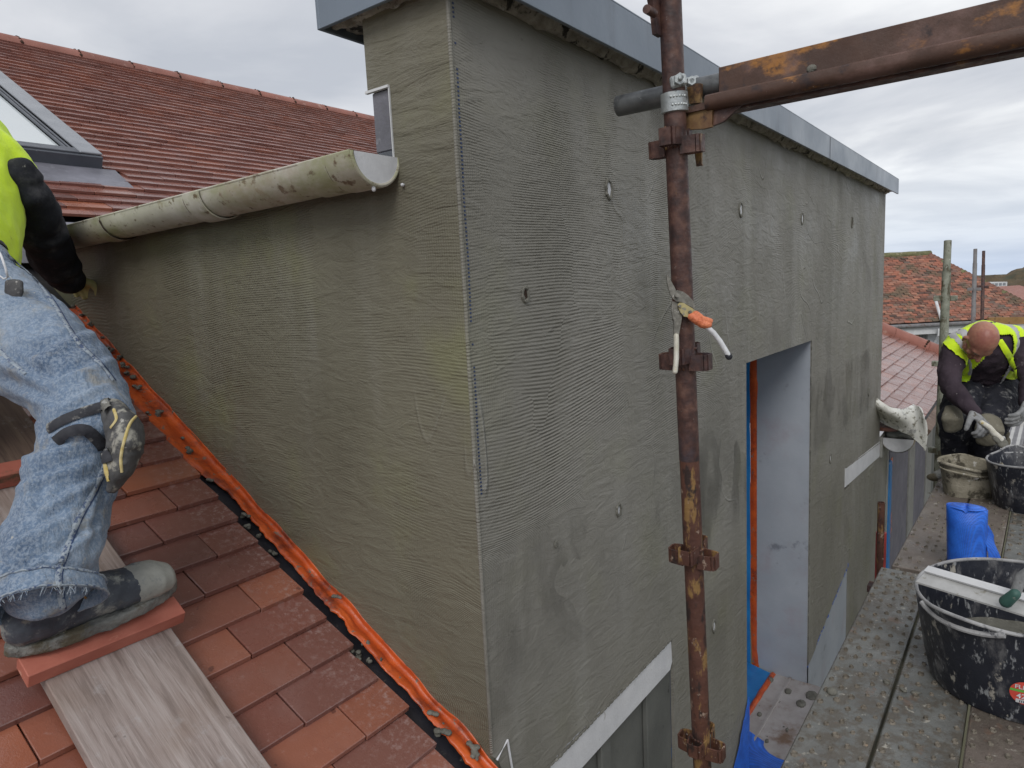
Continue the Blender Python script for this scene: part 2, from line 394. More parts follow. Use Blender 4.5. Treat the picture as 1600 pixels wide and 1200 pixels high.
def mat_membrane(name, a, b, c3):
    return M(name, [a, b], 8, (.22, .4), [(c3, 18, .55, .72), ((.28, .24, .2), 40, .68, .74)], [(16, .006), (50, .002)])
MAT['orange'] = M('orange membrane', [(.40, .060, .016), (.66, .12, .022)], 14, (.25, .42), [((.20, .040, .020), 11, .48, .68), ((.19, .17, .14), 30, .60, .68)], [(14, .006, (1, .4, .4)), (60, .0015)])
MAT['blue'] = M('blue membrane', [(.012, .14, .42), (.02, .22, .55)], 8, (.3, .5), [((.2, .25, .3), 30, .66, .74)], [(14, .004)])
MAT['navy'] = M('navy membrane', [(.015, .03, .09), (.02, .05, .14)], 8, (.4, .6))
MAT['felt'] = M('black felt', [(.012, .012, .016), (.03, .03, .038)], 10, (.35, .55), [((.14, .13, .11), 40, .64, .70)], [(20, .004)])
MAT['reveal'] = M('reveal board', [(.29, .325, .375), (.40, .43, .475)], 2.2, (.45, .65), [((.20, .215, .25), 7, .60, .72), ((.10, .105, .11), 11, .70, .735), ((.33, .30, .34), 4, .5, .8)], [(120, .0006), (5, .003)])
MAT['sill'] = M('sill board', [(.34, .31, .30), (.46, .44, .44)], 9, (.6, .8), [((.20, .13, .09), 5, .52, .72), ((.09, .085, .075), 26, .66, .70)], [(60, .0015)])
MAT['purple'] = M('grey purple board', [(.13, .125, .16), (.20, .195, .235)], 4, (.5, .7), [((.28, .27, .28), 9, .6, .75), ((.13, .05, .05), 12, .64, .72)])
MAT['post'] = M('grey post', [(.24, .24, .225), (.33, .33, .31)], 8, (.6, .8), [((.14, .14, .12), 14, .6, .72)])
MAT['lowwall'] = M('grey lower render', [(.10, .105, .10), (.16, .165, .155)], 5, (.6, .8), [((.035, .035, .035), 45, .66, .70, (1, 1, .3))], [(80, .001)])
MAT['bluemesh'] = None
def mat_mesh():
    t = NT('blue mesh'); sp = t.n('ShaderNodeSeparateXYZ'); t.l(t.pos, sp.inputs[0])
    a = t.math('SINE', t.math('MULTIPLY', t.math('ADD', sp.outputs[0], t.math('MULTIPLY', sp.outputs[1], .8)), 2*pi/.0055))
    b = t.math('SINE', t.math('MULTIPLY', sp.outputs[2], 2*pi/.0055))
    g = t.math('MULTIPLY_ADD', t.ss(t.math('MAXIMUM', a, b), -.4, .8), .45, .55)
    c = t.mix(g, (.008, .03, .16), t.ramp(t.noise(20), [(.35, (.018, .12, .62)), (.65, (.03, .19, .85))]))
    return t.done(c, .42, t.bump(g, .001), spec=.5)
MAT['bluemesh'] = mat_mesh()
MAT['rust'] = M('rusty painted steel', [(.030, .018, .018), (.075, .036, .030), (.15, .078, .058)], 34, (.38, .68), [((.05, .04, .05), 6, .5, .7), ((.24, .13, .05), 13, .60, .70, (1, 1, .5)), ((.27, .24, .22), 40, .67, .72)], [(60, .0022), (14, .002)])
MAT['rust2'] = M('flaking rust', [(.06, .024, .018), (.12, .05, .032)], 12, (.5, .8), [((.24, .14, .05), 26, .55, .62, (1, 1, .35)), ((.030, .017, .015), 30, .52, .62, (1, 1, .45)), ((.30, .22, .17), 40, .60, .66, (1, 1, .6)), ((.40, .37, .34), 24, .67, .70)], [(50, .003), (16, .003)])
MAT['beam'] = M('rusty beam', [(.062, .034, .026), (.10, .052, .036)], 9, (.5, .8), [((.36, .16, .04), 15, .54, .66, (1, .6, 1)), ((.17, .10, .085), 6, .5, .7), ((.045, .03, .03), 20, .56, .68), ((.32, .29, .27), 55, .69, .73)], [(70, .0012)])
MAT['ochre'] = M('ochre painted steel', [(.13, .06, .03), (.30, .19, .07)], 25, (.5, .7), [((.06, .03, .02), 30, .5, .62)], [(80, .001)])
MAT['galv'] = M('galvanised tube', [(.10, .105, .11), (.20, .21, .215)], 12, (.35, .55), [((.06, .062, .065), 9, .5, .65), ((.36, .37, .36), 30, .64, .70)], [(90, .0006)], metal=.55)
MAT['galvclean'] = M('galvanised casting', [(.34, .37, .38), (.52, .55, .55)], 20, (.35, .5), [((.14, .15, .15), 30, .58, .68)], [(120, .001)], metal=.6)
MAT['mossy'] = M('lichened tube', [(.17, .18, .14), (.34, .35, .29)], 16, (.6, .8), [((.09, .08, .05), 22, .5, .62, (1, 1, .4)), ((.50, .51, .46), 35, .62, .70)], [(60, .002)])
MAT['steelgrey'] = M('old grey tube', [(.15, .145, .15), (.24, .24, .245)], 10, (.5, .7), [((.13, .07, .05), 9, .52, .68)])
MAT['redpaint'] = M('red paint', [(.30, .03, .035), (.42, .05, .05)], 12, (.4, .6), [((.16, .05, .04), 24, .6, .68)])
def mat_wood(name, a, b, dark, ax=1, sc=1.0):
    t = NT(name); st = [1, 1, 1]; st[ax] = .045
    if ax == 1: st = (1, .05, .09)
    g = t.noise(46*sc, 6, .65, tuple(st), dist=.3); g2 = t.noise(140*sc, 4, .6, tuple(st), off=4)
    c = t.ramp(g, [(.32, dark), (.46, a), (.66, b)]); c = t.mix(t.math('MULTIPLY', t.ss(g2, .5, .62), .4), c, dark)
    c = t.mix(t.math('MULTIPLY', t.ss(t.noise(18, 6, .7, off=6), .57, .7), .45), c, (.40, .38, .38))
    c = t.mix(t.math('MULTIPLY', t.ss(t.noise(16, 3, .5, off=16), .70, .74), .8), c, (.075, .05, .042))
    c = t.mix(t.math('MULTIPLY', t.ss(t.noise(5, 3, .5, off=26), .5, .72), .4), c, (.22, .15, .11))
    return t.done(c, .72, t.bump(g, .003))
MAT['plank'] = mat_wood('weathered plank', (.29, .235, .215), (.40, .345, .325), (.15, .115, .10))
MAT['brownwood'] = mat_wood('brown plank', (.15, .10, .075), (.21, .15, .11), (.08, .05, .04))
MAT['board'] = M('ochre board', [(.20, .115, .04), (.34, .20, .075)], 10, (.6, .8), [((.09, .06, .035), 15, .58, .68)], [(60, .001)])
MAT['redwood'] = M('red stained batten', [(.38, .11, .075), (.50, .17, .12)], 12, (.55, .75), [((.60, .30, .22), 26, .60, .68, (.3, 1, 1)), ((.14, .09, .055), 12, .57, .66, (.5, 1, 1)), ((.46, .33, .14), 40, .68, .71, (.3, 1, 1))], [(60, .0012, (.3, 1, 1))])
def mat_deck(name, a, b, dirt, amt):
    t = NT(name); c = t.ramp(t.noise(5, 5), [(.35, a), (.65, b)])
    d = t.ss(t.noise(17, 8, .72, off=3), amt, amt+.13); c = t.mix(t.math('MULTIPLY', d, .85), c, dirt)
    d2 = t.ss(t.noise(30, 8, .7, off=13), .60, .66); c = t.mix(t.math('MULTIPLY', d2, .8), c, (.46, .44, .38))
    d3 = t.ss(t.noise(3.5, 5, .6, off=23), .52, .7); c = t.mix(t.math('MULTIPLY', d3, .5), c, (.085, .072, .06))
    d4 = t.ss(t.noise(10, 4, .6, off=33), .60, .68); c = t.mix(t.math('MULTIPLY', d4, .5), c, (.20, .12, .08))
    nr = t.bump(t.noise(35, 6, .7, off=2), .004); nr = t.bump(t.noise(200, 4, .6), .0012, 1, nr)
    return t.done(c, t.ramp(t.noise(6, 4, .6, off=7), [(.35, (.24,)*3), (.65, (.62,)*3)]), nr)
MAT['deck'] = mat_deck('galvanised deck', (.135, .14, .135), (.205, .21, .20), (.115, .10, .08), .46)
MAT['deck2'] = mat_deck('muddy deck', (.12, .098, .082), (.185, .155, .135), (.20, .175, .145), .50)
MAT['deck3'] = M('pale deck', [(.46, .46, .45), (.58, .58, .57)], 6, (.5, .7), [((.3, .26, .22), 12, .6, .72)])
MAT['deck4'] = M('tan deck', [(.36, .28, .21), (.48, .38, .29)], 6, (.5, .7), [((.2, .14, .1), 12, .6, .72)])
MAT['bump'] = M('mortar caked dimples', [(.075, .064, .048), (.21, .185, .15)], 45, (.7, .9), [((.30, .22, .15), 30, .6, .7)], [(120, .002)])
MAT['tub'] = M('black rubber tub', [(.010, .012, .020), (.022, .025, .036)], 12, (.32, .5), [((.12, .12, .125), 13, .53, .66, (1, 1, .5)), ((.34, .32, .28), 16, .585, .64, (1, 1, .6)), ((.26, .27, .28), 60, .57, .66, (1, 1, .3)), ((.30, .28, .24), 7, .66, .70)], [(60, .0015)])
MAT['tubrim'] = M('worn rim', [(.22, .22, .23), (.42, .42, .42)], 25, (.5, .7), [((.05, .05, .06), 20, .55, .65)])
MAT['caked'] = M('mortar caked bucket', [(.20, .18, .13), (.36, .33, .26)], 14, (.7, .9), [((.08, .07, .05), 14, .52, .62), ((.55, .54, .50), 22, .60, .66)], [(40, .006), (120, .002)])
MAT['alu'] = M('aluminium', [(.42, .42, .41), (.60, .60, .59)], 14, (.35, .5), [((.30, .28, .22), 24, .58, .68)], [(60, .0008)], metal=.3)
MAT['green'] = M('green rubber', [(.03, .09, .075), (.06, .14, .115)], 20, (.5, .7), [((.25, .27, .24), 30, .6, .68)])
MAT['cloth'] = M('mortar splashed sheet', [(.66, .66, .61), (.82, .82, .78)], 10, (.75, .9), [((.24, .23, .18), 26, .54, .62, (.6, 1, 1)), ((.33, .33, .32), 12, .56, .68), ((.12, .11, .09), 40, .64, .69)], [(30, .006), (90, .002)])
def mat_denim():
    t = NT('denim'); c = t.ramp(t.noise(7, 6, .6), [(.3, (.085, .135, .22)), (.5, (.165, .235, .34)), (.7, (.30, .37, .46))])
    c = t.mix(t.math('MULTIPLY', t.ss(t.noise(160, 4, .7, (1, 1, 1)), .42, .6), .45), c, (.42, .48, .56))
    c = t.mix(t.math('MULTIPLY', t.ss(t.noise(14, 7, .65, off=5), .54, .70), .6), c, (.36, .32, .24))
    c = t.mix(t.math('MULTIPLY', t.ss(t.noise(5, 5, .6, off=15), .55, .72), .45), c, (.20, .215, .215))
    c = t.mix(t.math('MULTIPLY', t.ss(t.noise(42, 6, .7, off=25), .66, .71), .8), c, (.55, .52, .44))
    nr = t.bump(t.noise(38, 5, .65, (1.6, 1, .5), off=3, dist=.4), .010); nr = t.bump(t.noise(700, 2, .5), .0012, 1, nr)
    return t.done(c, .85, nr, spec=.2, **{'Sheen Weight': .15})
MAT['denim'] = mat_denim()
MAT['stitch'] = M('worn denim seam', [(.21, .26, .32), (.38, .42, .45)], 90, (.85, .95), [((.07, .10, .18), 120, .5, .6)], [(120, .003)])
MAT['hivis'] = M('hi-vis yellow', [(.56, .80, .012), (.70, .93, .03)], 6, (.6, .8), [((.42, .50, .06), 18, .66, .76)], [(14, .006), (500, .0005)], spec=.25)
MAT['hivis'].node_tree.nodes['Principled BSDF'].inputs['Sheen Weight'].default_value = .2
MAT['reflect'] = M('reflective band', [(.36, .36, .37), (.46, .46, .47)], 20, (.4, .55))
MAT['black'] = M('black sleeve', [(.010, .011, .015), (.022, .024, .030)], 9, (.75, .95), [((.20, .20, .18), 24, .68, .71), ((.06, .06, .065), 9, .52, .72)], [(24, .008, (1, 1, .6)), (400, .0006)], spec=.2)
MAT['shirt'] = M('dark purple shirt', [(.030, .022, .030), (.062, .046, .058)], 8, (.8, .95), [((.15, .13, .14), 22, .60, .72), ((.38, .36, .34), 60, .69, .73)], [(26, .008)], spec=.2)
MAT['trousers'] = M('dusty black trousers', [(.012, .013, .020), (.035, .036, .045)], 9, (.8, .95), [((.17, .17, .17), 15, .54, .68), ((.36, .36, .35), 26, .64, .70)], [(26, .010)], spec=.2)
MAT['pad'] = M('knee pad', [(.035, .035, .036), (.10, .10, .10)], 24, (.6, .8), [((.30, .29, .25), 22, .52, .62), ((.5, .49, .45), 40, .64, .70)], [(50, .004)])
MAT['padmud'] = M('muddy knee pad', [(.13, .12, .09), (.20, .185, .14)], 18, (.75, .9), [((.28, .27, .23), 30, .6, .7)], [(50, .005)])
MAT['strap'] = M('black strap', [(.012, .013, .02), (.04, .042, .05)], 26, (.7, .9), [((.30, .30, .28), 20, .56, .66)], [(200, .001)])
MAT['trim'] = M('yellow trim', [(.46, .34, .07), (.55, .47, .26)], 60, (.6, .7))
MAT['boot'] = M('worn boot leather', [(.020, .024, .038), (.085, .10, .12)], 16, (.5, .75), [((.26, .27, .255), 19, .50, .62), ((.68, .67, .62), 11, .64, .67), ((.20, .185, .15), 8, .52, .62), ((.42, .39, .32), 40, .66, .71)], [(24, .005), (120, .001)])
MAT['toecap'] = M('chalky toe cap', [(.22, .225, .21), (.40, .40, .36)], 12, (.6, .8), [((.10, .12, .14), 16, .54, .66), ((.13, .115, .09), 24, .66, .69)], [(40, .003)])
MAT['sole'] = M('muddy sole', [(.085, .09, .09), (.26, .26, .24)], 26, (.7, .9), [((.105, .09, .06), 9, .50, .60), ((.42, .38, .26), 40, .67, .71)], [(30, .010), (120, .003)])
MAT['skin'] = M('sunburnt skin', [(.34, .155, .105), (.46, .235, .165)], 9, (.38, .5), [((.30, .11, .085), 5, .5, .7)], [(160, .0006)], spec=.4)
MAT['skin'].node_tree.nodes['Principled BSDF'].inputs['Subsurface Weight'].default_value = .08
MAT['glove'] = M('dusty grey glove', [(.16, .165, .17), (.33, .335, .34)], 26, (.7, .85), [((.10, .09, .07), 26, .56, .66)], [(80, .002)])
MAT['glovey'] = M('yellow green glove', [(.34, .34, .12), (.44, .42, .20)], 30, (.7, .8), [((.25, .09, .04), 30, .6, .7)])
MAT['hair'] = M('eyebrow hair', [(.05, .03, .02), (.09, .05, .03)], 60, (.6, .8))
MAT['snips'] = M('dirty tool steel', [(.10, .095, .08), (.26, .25, .22)], 60, (.4, .6), [((.50, .50, .47), 50, .58, .66)], [(120, .001)], metal=.4)
MAT['cream'] = M('cream grip', [(.50, .48, .38), (.70, .68, .62)], 50, (.4, .6), [((.24, .22, .15), 60, .58, .66), ((.55, .42, .12), 30, .62, .7)], [(80, .001)])
MAT['whitegrip'] = M('white dusty grip', [(.55, .56, .58), (.74, .75, .77)], 60, (.5, .7), [((.30, .30, .28), 60, .62, .70)], [(90, .001)])
MAT['orangetape'] = M('orange tape', [(.62, .16, .07), (.80, .27, .13)], 50, (.4, .55), [((.50, .11, .04), 80, .55, .65)], [(70, .003)])
MAT['yellowpaint'] = M('yellow plate', [(.30, .26, .14), (.45, .38, .16)], 60, (.45, .6), [((.20, .19, .16), 80, .55, .65)])
MAT['key'] = M('key fob', [(.03, .03, .032), (.07, .07, .072)], 60, (.5, .7), [((.34, .33, .31), 70, .56, .66)], [(120, .001)])
MAT['ground'] = M('far ground', [(.06, .065, .035), (.11, .10, .06)], .02, (.9, .95), [((.16, .13, .10), .01, .55, .65)])
MAT['hill'] = M('autumn wood', [(.035, .035, .025), (.085, .062, .035), (.12, .085, .04)], .05, (.9, .95), [((.05, .06, .035), .02, .5, .62), ((.16, .12, .04), .06, .66, .72)], detail=9)
MAT['farwall'] = M('white pebbledash', [(.50, .51, .54), (.60, .61, .64)], 2, (.8, .9), [((.40, .40, .41), 3, .6, .75)], [(60, .01)])
MAT['moss'] = M('mossy ridge', [(.10, .10, .05), (.20, .20, .10)], 5, (.9, .95), [((.30, .26, .18), 8, .55, .65)], [(14, .03)])
MAT['brownpatch'] = M('brown vent', [(.40, .24, .17), (.5, .34, .26)], 8, (.8, .9))
MAT['dark'] = M('dark void', [(.012, .012, .014), (.02, .02, .024)], 8, (.8, .9))
MAT['reds'] = M('sticker red', [(.62, .07, .05), (.70, .10, .07)], 40, (.35, .5), [((.4, .3, .28), 60, .68, .74)])
MAT['greens'] = M('sticker green', [(.12, .42, .06), (.16, .5, .09)], 40, (.35, .5))
MAT['print'] = M('dark vest print', [(.03, .05, .07), (.05, .07, .10)], 60, (.7, .8))

# ================================================================== SETTING: ground, hill
def terrain(r, a):
    z = -7.5 if r < 90 else -7.5 - 42*min(1, (r-90)/500)
    return z
vs = []; fs = []; NA = 72; rs = [0.5, 12, 40, 90, 160, 260, 420, 700, 1200, 2200, 4500]
for r_ in rs:
    for k in range(NA):
        a = 2*pi*k/NA; vs.append((cos(a)*r_, sin(a)*r_, terrain(r_, a) + (fbm((cos(a)*r_, sin(a)*r_, 0), .006)*6 if r_ > 200 else 0)))
for i in range(len(rs)-1):
    fs += [(i*NA+k, (i+1)*NA+k, (i+1)*NA+(k+1) % NA, i*NA+(k+1) % NA) for k in range(NA)]
fs.append(tuple(range(NA)))
struct(build(MB().add(vs, fs), 'ground', MAT['ground'], smooth='all'))
HR = 720.0
def hill_top(a):
    """height of the wooded ridge, a = degrees to the right of +X"""
    b = -13.0 + 5*fbm((a*.11, 0, 0), 1.0, 2) + 2.6*fbm((a*1.3, 3, 0), 1.0, 5)
    return b + 30*exp(-((a+3.0)/3.4)**2)
mb = MB(); NU, NV = 420, 26; 
def hillf(u, v):
    a = -62 + 124*u; ar = radians(a); rr = HR - 130 + 260*v
    prof = sin(pi*min(1, max(0, v)))**.8
    z0 = -52; z = z0 + (hill_top(a)-z0)*prof + 3.4*fbm((u*170, v*22, 0), 1.0, 3)*min(1, prof*2)
    return V((cos(ar)*rr, sin(ar)*rr, z))
mb.sheet(hillf, NU, NV)
struct(build(mb, 'hill', MAT['hill'], smooth=False))

# ================================================================== HOUSE
house = thing('house', (CX, WY, -7.5), 'house with new red plain tile roof and grey basecoated box dormer', 'house')
# --- roof deck under the tiles
mb = MB(); HB = -.060
def deckpoly(x0, x1, s0, s1): mb.box((x0, s0, HB-.03), (x1, s1, HB), RM)
deckpoly(-1.6, 1.085, .70, 3.72); deckpoly(-1.6, 7.4, 3.95, 8.06); deckpoly(6.19, 9.9, .72, 3.95)
build(mb, 'roof', MAT['felt'], house)
roof = bpy.data.objects['roof']
# --- tiles
TW, TL, TT, G = .2135, .19, .0155, .105
tm = MB(); tm.bbox((.0015, 0, -TT), (TW-.0015, TL, 0), .0016)
tilemesh = tm.mesh('tile'); tilemesh.materials.append(MAT['tile'])
half = MB(); half.bbox((.0015, 0, -TT), (TW*.6-.0015, TL, 0), .0016); halfmesh = half.mesh('tile_and_half'); halfmesh.materials.append(MAT['tile'])
def hip_x(s): return 10.24 - .62*(s-1.05)
pl = []
rt = random.Random(5)
for k in range(-5, 68):
    s0 = 1.175 + G*k
    if s0 > 8.02: break
    offs = .785 - .006*k*0 if k % 2 == 0 else .875
    xs = []
    x = offs
    while x > -1.5: x -= TW
    while x < 10.6:
        a, b = x, x+TW; x += TW
        # near slope (left of the cheek)
        if s0 < 3.75:
            if a < 1.0 - .05:
                bb = min(b, 1.0 + rt.uniform(-.008, .006))
                if bb - a > .04: pl.append((a, bb, s0))
            if s0 > .74 and a > 6.1 and b < hip_x(s0)+.05: pl.append((max(a, 6.19), b, s0))
        else:
            # behind the dormer, up to the ridge, round the skylight
            if s0 < 4.12 or b > 7.3 - (s0-4.1)*.02: continue
            if s0 > 4.86 and s0 < 7.75 and a < 1.83 and b > .7:
                if a < .7: pl.append((a, .7, s0))
                elif b > 1.88: pl.append((1.83, b, s0))
                continue
            if 4.66 < s0 <= 4.86 and a < 1.88 and b > .68: 
                if b > 1.95: pl.append((1.88, b, s0))
                continue
            pl.append((a, b, s0))
def tilt_m(x, s, rr):
    t = Matrix.Rotation(-atan(TT/G)*.98 + rr.uniform(-.006, .006), 4, 'X')
    return RM @ Matrix.Translation((x, s + rr.uniform(-.0025, .0025), rr.uniform(-.0012, .0022))) @ Matrix.Rotation(rr.uniform(-.006, .006), 4, 'Z') @ t
pl.sort(key=lambda p: R((p[0]+p[1])/2, p[2]).length + (4 if p[0] < -.35 and p[2] < 4 else 0))
rest = MB(); 
for i, (a, b, s) in enumerate(pl):
    Mx = tilt_m(a, s, rt); wd = b-a
    if i < 300:
        o = bpy.data.objects.new('tile', tilemesh); COL.objects.link(o); o.parent = roof
        o.matrix_world = Mx @ Matrix.Diagonal((wd/TW, 1, 1, 1))
    else:
        rest.box((.0015, 0, -TT), (wd-.0015, TL, 0), Mx)
build(rest, 'roof_tiles', MAT['tile_i'], roof, kind='stuff', label='red plain tiles in staggered courses')
# --- ridge and hip tiles
def halfround(mb, p0, p1, r, up, n=9, th=.012, sq=1.0):
    d = (p1-p0).normalized(); side = d.cross(up).normalized(); up2 = side.cross(d).normalized()
    def f(u, v):
        a = pi*(v*1.0); return p0 + (p1-p0)*u + side*(cos(a)*r*(1-.02*u)) + up2*(sin(a)*r*sq)
    mb.sheet(f, 2, n, -th)
x = -1.2; j = 0
while x < 7.0:
    mb = MB(); halfround(mb, R(x, 8.09, -.075+rt.uniform(-.004, .004)), R(x+.452, 8.09, -.075), .098, V((0, 0, 1)), sq=1.0)
    build(mb, 'ridge_tile', MAT['ridge'], roof, smooth=60)
    mb = MB()
    for q in range(9):
        a = pi*q/8; mb.ball(R(x+.455, 8.09, -.07)+V((rt.uniform(-.012, .012), cos(a)*.100, sin(a)*.100)), rt.uniform(.008, .018), seg=6, rings=4)
    build(mb, 'ridge_mortar', MAT['crack'], roof)
    x += .46; j += 1
for j in range(9):
    s0 = .82 + j*.40; s1 = s0+.395
    mb = MB(); halfround(mb, R(hip_x(s0)+.02, s0, -.03), R(hip_x(s1)+.02, s1, -.03), .10, RN)
    build(mb, 'hip_tile', MAT['ridge'], roof, smooth=60)
mb = MB()
for q in range(10):
    a = pi*q/9; s0 = 1.215; mb.ball(R(hip_x(s0)+cos(a)*.1, s0, -.02+sin(a)*.1), .016, seg=6, rings=4)
build(mb, 'hip_mortar', MAT['crack'], roof)
# far hipped side
mb = MB(); mb.prism([R(hip_x(.7), .7, -.05), R(hip_x(3.9), 3.9, -.05), V((10.24+3.0, 3.4, -1.2))], V((0, 0, -.03)))
build(mb, 'hip_slope', MAT['felt'], roof)
# rear slope behind the ridge
mb = MB(); a0 = R(-1.6, 8.1, -.06); a1 = R(7.3, 8.1, -.06); dn = V((0, 3.6, -2.0))
mb.prism([a0, a1, a1+dn, a0+dn], V((0, 0, -.03))); build(mb, 'rear_slope', MAT['ridge'], roof)
# --- lead apron and dark board under the upper tiles
mb = MB()
mb.sheet(lambda u, v: R(-1.5+u*(1.70+1.5), 3.70+.44*v, -.012+.004*nz((u*9, v*3, 0), 1)), 40, 5, .003)
build(mb, 'lead_apron', MAT['lead'], roof, smooth=True)
mb = MB(); mb.box((-1.5, 4.085, -.06), (7.0, 4.12, -.018), RM); build(mb, 'under_eave_board', MAT['dark'], roof)

# --- skylight
sky_ = MB(); XR, SB = 1.825, 4.90; XL, ST = .74, 7.72
SKL = bpy.data.objects['roof']
mb = MB(); mb.bbox((XL, SB, -.04), (XR, SB+.07, .075), .004, RM); mb.bbox((XL, ST-.07, -.04), (XR, ST, .075), .004, RM)
mb.bbox((XL, SB+.07, -.04), (XL+.07, ST-.07, .075), .004, RM); mb.bbox((XR-.055, SB+.07, -.04), (XR, ST-.07, .073), .004, RM)
sf = build(mb, 'skylight', MAT['darkmetal'], house)
mb = MB(); mb.bbox((XR-.115, SB+.02, .076), (XR+.004, ST, .090), .004, RM); mb.bbox((XL-.004, SB+.02, .076), (XL+.10, ST, .090), .004, RM)
build(mb, 'cover_strip', MAT['greymetal'], sf)
mb = MB(); mb.bbox((XL+.101, SB+.015, .070), (XR-.116, SB+.085, .086), .003, RM); build(mb, 'bottom_cover', MAT['darkmetal'], sf)
mb = MB()
for q in (.135, .158): mb.bbox((XR-q-.008, SB+.086, .068), (XR-q+.006, ST-.07, .082), .002, RM)
build(mb, 'glazing_bead', MAT['darkmetal'], sf)
mb = MB(); mb.box((XL+.10, SB+.087, .052), (XR-.170, ST-.08, .064), RM); build(mb, 'pane', MAT['glass'], sf)
mb = MB(); mb.sheet(lambda u, v: R(XL-.05+(XR-XL+.12)*u, SB-.24+.24*v, -.004+.012*v+.003*nz((u*8, v*3, 1), 1)), 24, 6, .003)
build(mb, 'lead_flashing', MAT['lead'], sf, smooth=True)

# --- front wall of the dormer (slab with the door opening)
DX0, DX1, DZ1 = 2.872, 3.95, -.357
rr = random.Random(3)
outer = [(CX, .618), (6.18, .618), (6.18, -1.40)]
n = 26
outer += [(6.18-(6.18-4.862)*i/n, -1.405 + .10*i/n + rr.uniform(-.004, .006)) for i in range(1, n+1)]
outer += [(4.862, -1.46), (5.02, -1.47), (5.02, -2.05)]
outer += [(5.02-(5.02-3.96)*i/14, -2.05-.22*i/14 + rr.uniform(-.012, .012)) for i in range(1, 14)]
outer += [(DX1, -2.27), (DX1, DZ1), (DX0, DZ1), (DX0, -2.05)]
outer += [(DX0-(DX0-2.5)*i/8, -2.05-.40*i/8+rr.uniform(-.02, .02)) for i in range(1, 8)]
outer += [(2.45, -2.9), (2.09, -2.9), (2.09, -1.345), (2.083, -1.236)]
n = 44
outer += [(2.083-(2.083-1.30)*i/n, -1.236 + .006*i/n + rr.uniform(-.004, .005)) for i in range(1, n)]
outer += [(1.30, -1.24), (CX+.06, -1.20), (CX+.02, -1.09), (CX, -1.07)]
mb = MB(); mb.slab([outer], lambda x, z: (x, WY, z), V((0, .012, 0)))
fw = build(mb, 'front_wall', MAT['front'], house)
# --- cheek wall: stops on the roof, steps up at the parapet
ck = [(WY+.004, .618), (1.20, .618), (1.20, .452), (1.131, .452), (1.131, .295), (3.42, .295), (3.42, .14), (WY+.004, -1.22)]
mb = MB(); mb.slab([ck], lambda y, z: (CX-.003, y, z), V((.10, 0, 0)))
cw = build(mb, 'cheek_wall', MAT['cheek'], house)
# corner bead
mb = MB(); mb.tube([(CX-.0005, WY+.0005, .615), (CX-.0005, WY+.0005, -1.06)], .0045, 8)
build(mb, 'corner_bead', MAT['front'], house, smooth=True)
mb = MB(); z = .58
while z > -.45:
    mb.box((CX+.012+.002*nz((z, 0, 0), 8), WY-.0012, z), (CX+.0165+.002*nz((z, 0, 0), 8), WY+.002, z+.0035)); z -= .0085 if nz((z, 1, 0), 5) > -.25 else .05
build(mb, 'bead_perforation', MAT['navy'], house, kind='stuff')
# parapet back, flat roof
mb = MB(); mb.box((CX+.10, 1.19, .31), (6.18, 1.2, .60)); build(mb, 'parapet_back', MAT['lowwall'], house)
mb = MB(); mb.box((CX+.10, 1.2, .20), (6.17, 3.75, .29)); build(mb, 'flat_roof', MAT['felt'], house)
mb = MB(); mb.box((CX+.1, WY+.05, .40), (6.07, WY+.06, .60)); build(mb, 'wall_core', MAT['lowwall'], house)
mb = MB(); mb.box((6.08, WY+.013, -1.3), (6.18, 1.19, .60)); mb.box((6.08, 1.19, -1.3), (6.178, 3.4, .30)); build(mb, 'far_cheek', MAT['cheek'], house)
# grey panel in the notch with its white bead
nt_ = build(MB().bbox((CX+.0, 1.133, .318), (CX+.05, 1.190, .446), .002), 'notch_panel', MAT['lead'], house)
build(MB().bbox((CX-.004, 1.136, .285), (CX+.03, 1.184, .316), .002), 'notch_ledge', MAT['darkmetal'], house)
mb = MB(); mb.box((CX-.009, 1.129, .4465), (CX+.0, 1.203, .4518)); mb.box((CX-.007, 1.1285, .285), (CX+.0, 1.1308, .446)); build(mb, 'white_trim', MAT['pvc'], house)
# --- fascia cap round the parapet
FX0, FX1, FY0, FY1, FZ0, FZ1 = 1.046, 6.30, .878, 1.303, .597, .710
fa = build(MB().bbox((FX0+.012, FY0+.012, FZ0+.022), (FX1-.012, FY1-.012, FZ1-.004), .002), 'parapet_soffit', MAT['darkmetal'], house)
for xa, xb in ((FX0, 2.01), (2.013, 3.985), (3.988, FX1)):
    build(MB().bbox((xa, FY0, FZ0), (xb, FY0+.010, FZ1), .0012), 'fascia_panel', MAT['fascia'], house)
build(MB().bbox((FX0, FY0+.0105, FZ0), (FX0+.010, FY1-.0105, FZ1), .0012), 'fascia_panel', MAT['fascia'], house)
build(MB().bbox((FX0, FY1-.010, FZ0), (FX1, FY1, FZ1-.003), .0012), 'fascia_panel', MAT['fascia'], house)
build(MB().box((FX0+.001, FY0+.001, FZ1+.001), (FX1-.001, FY1-.001, FZ1+.004)), 'coping_top', MAT['fascia'], house)
for xx in (2.0115, 3.9865):
    build(MB().box((xx-.004, FY0-.0012, FZ0+.002), (xx+.004, FY0-.0002, FZ1-.002)), 'joint_cover', MAT['darkmetal'], house)
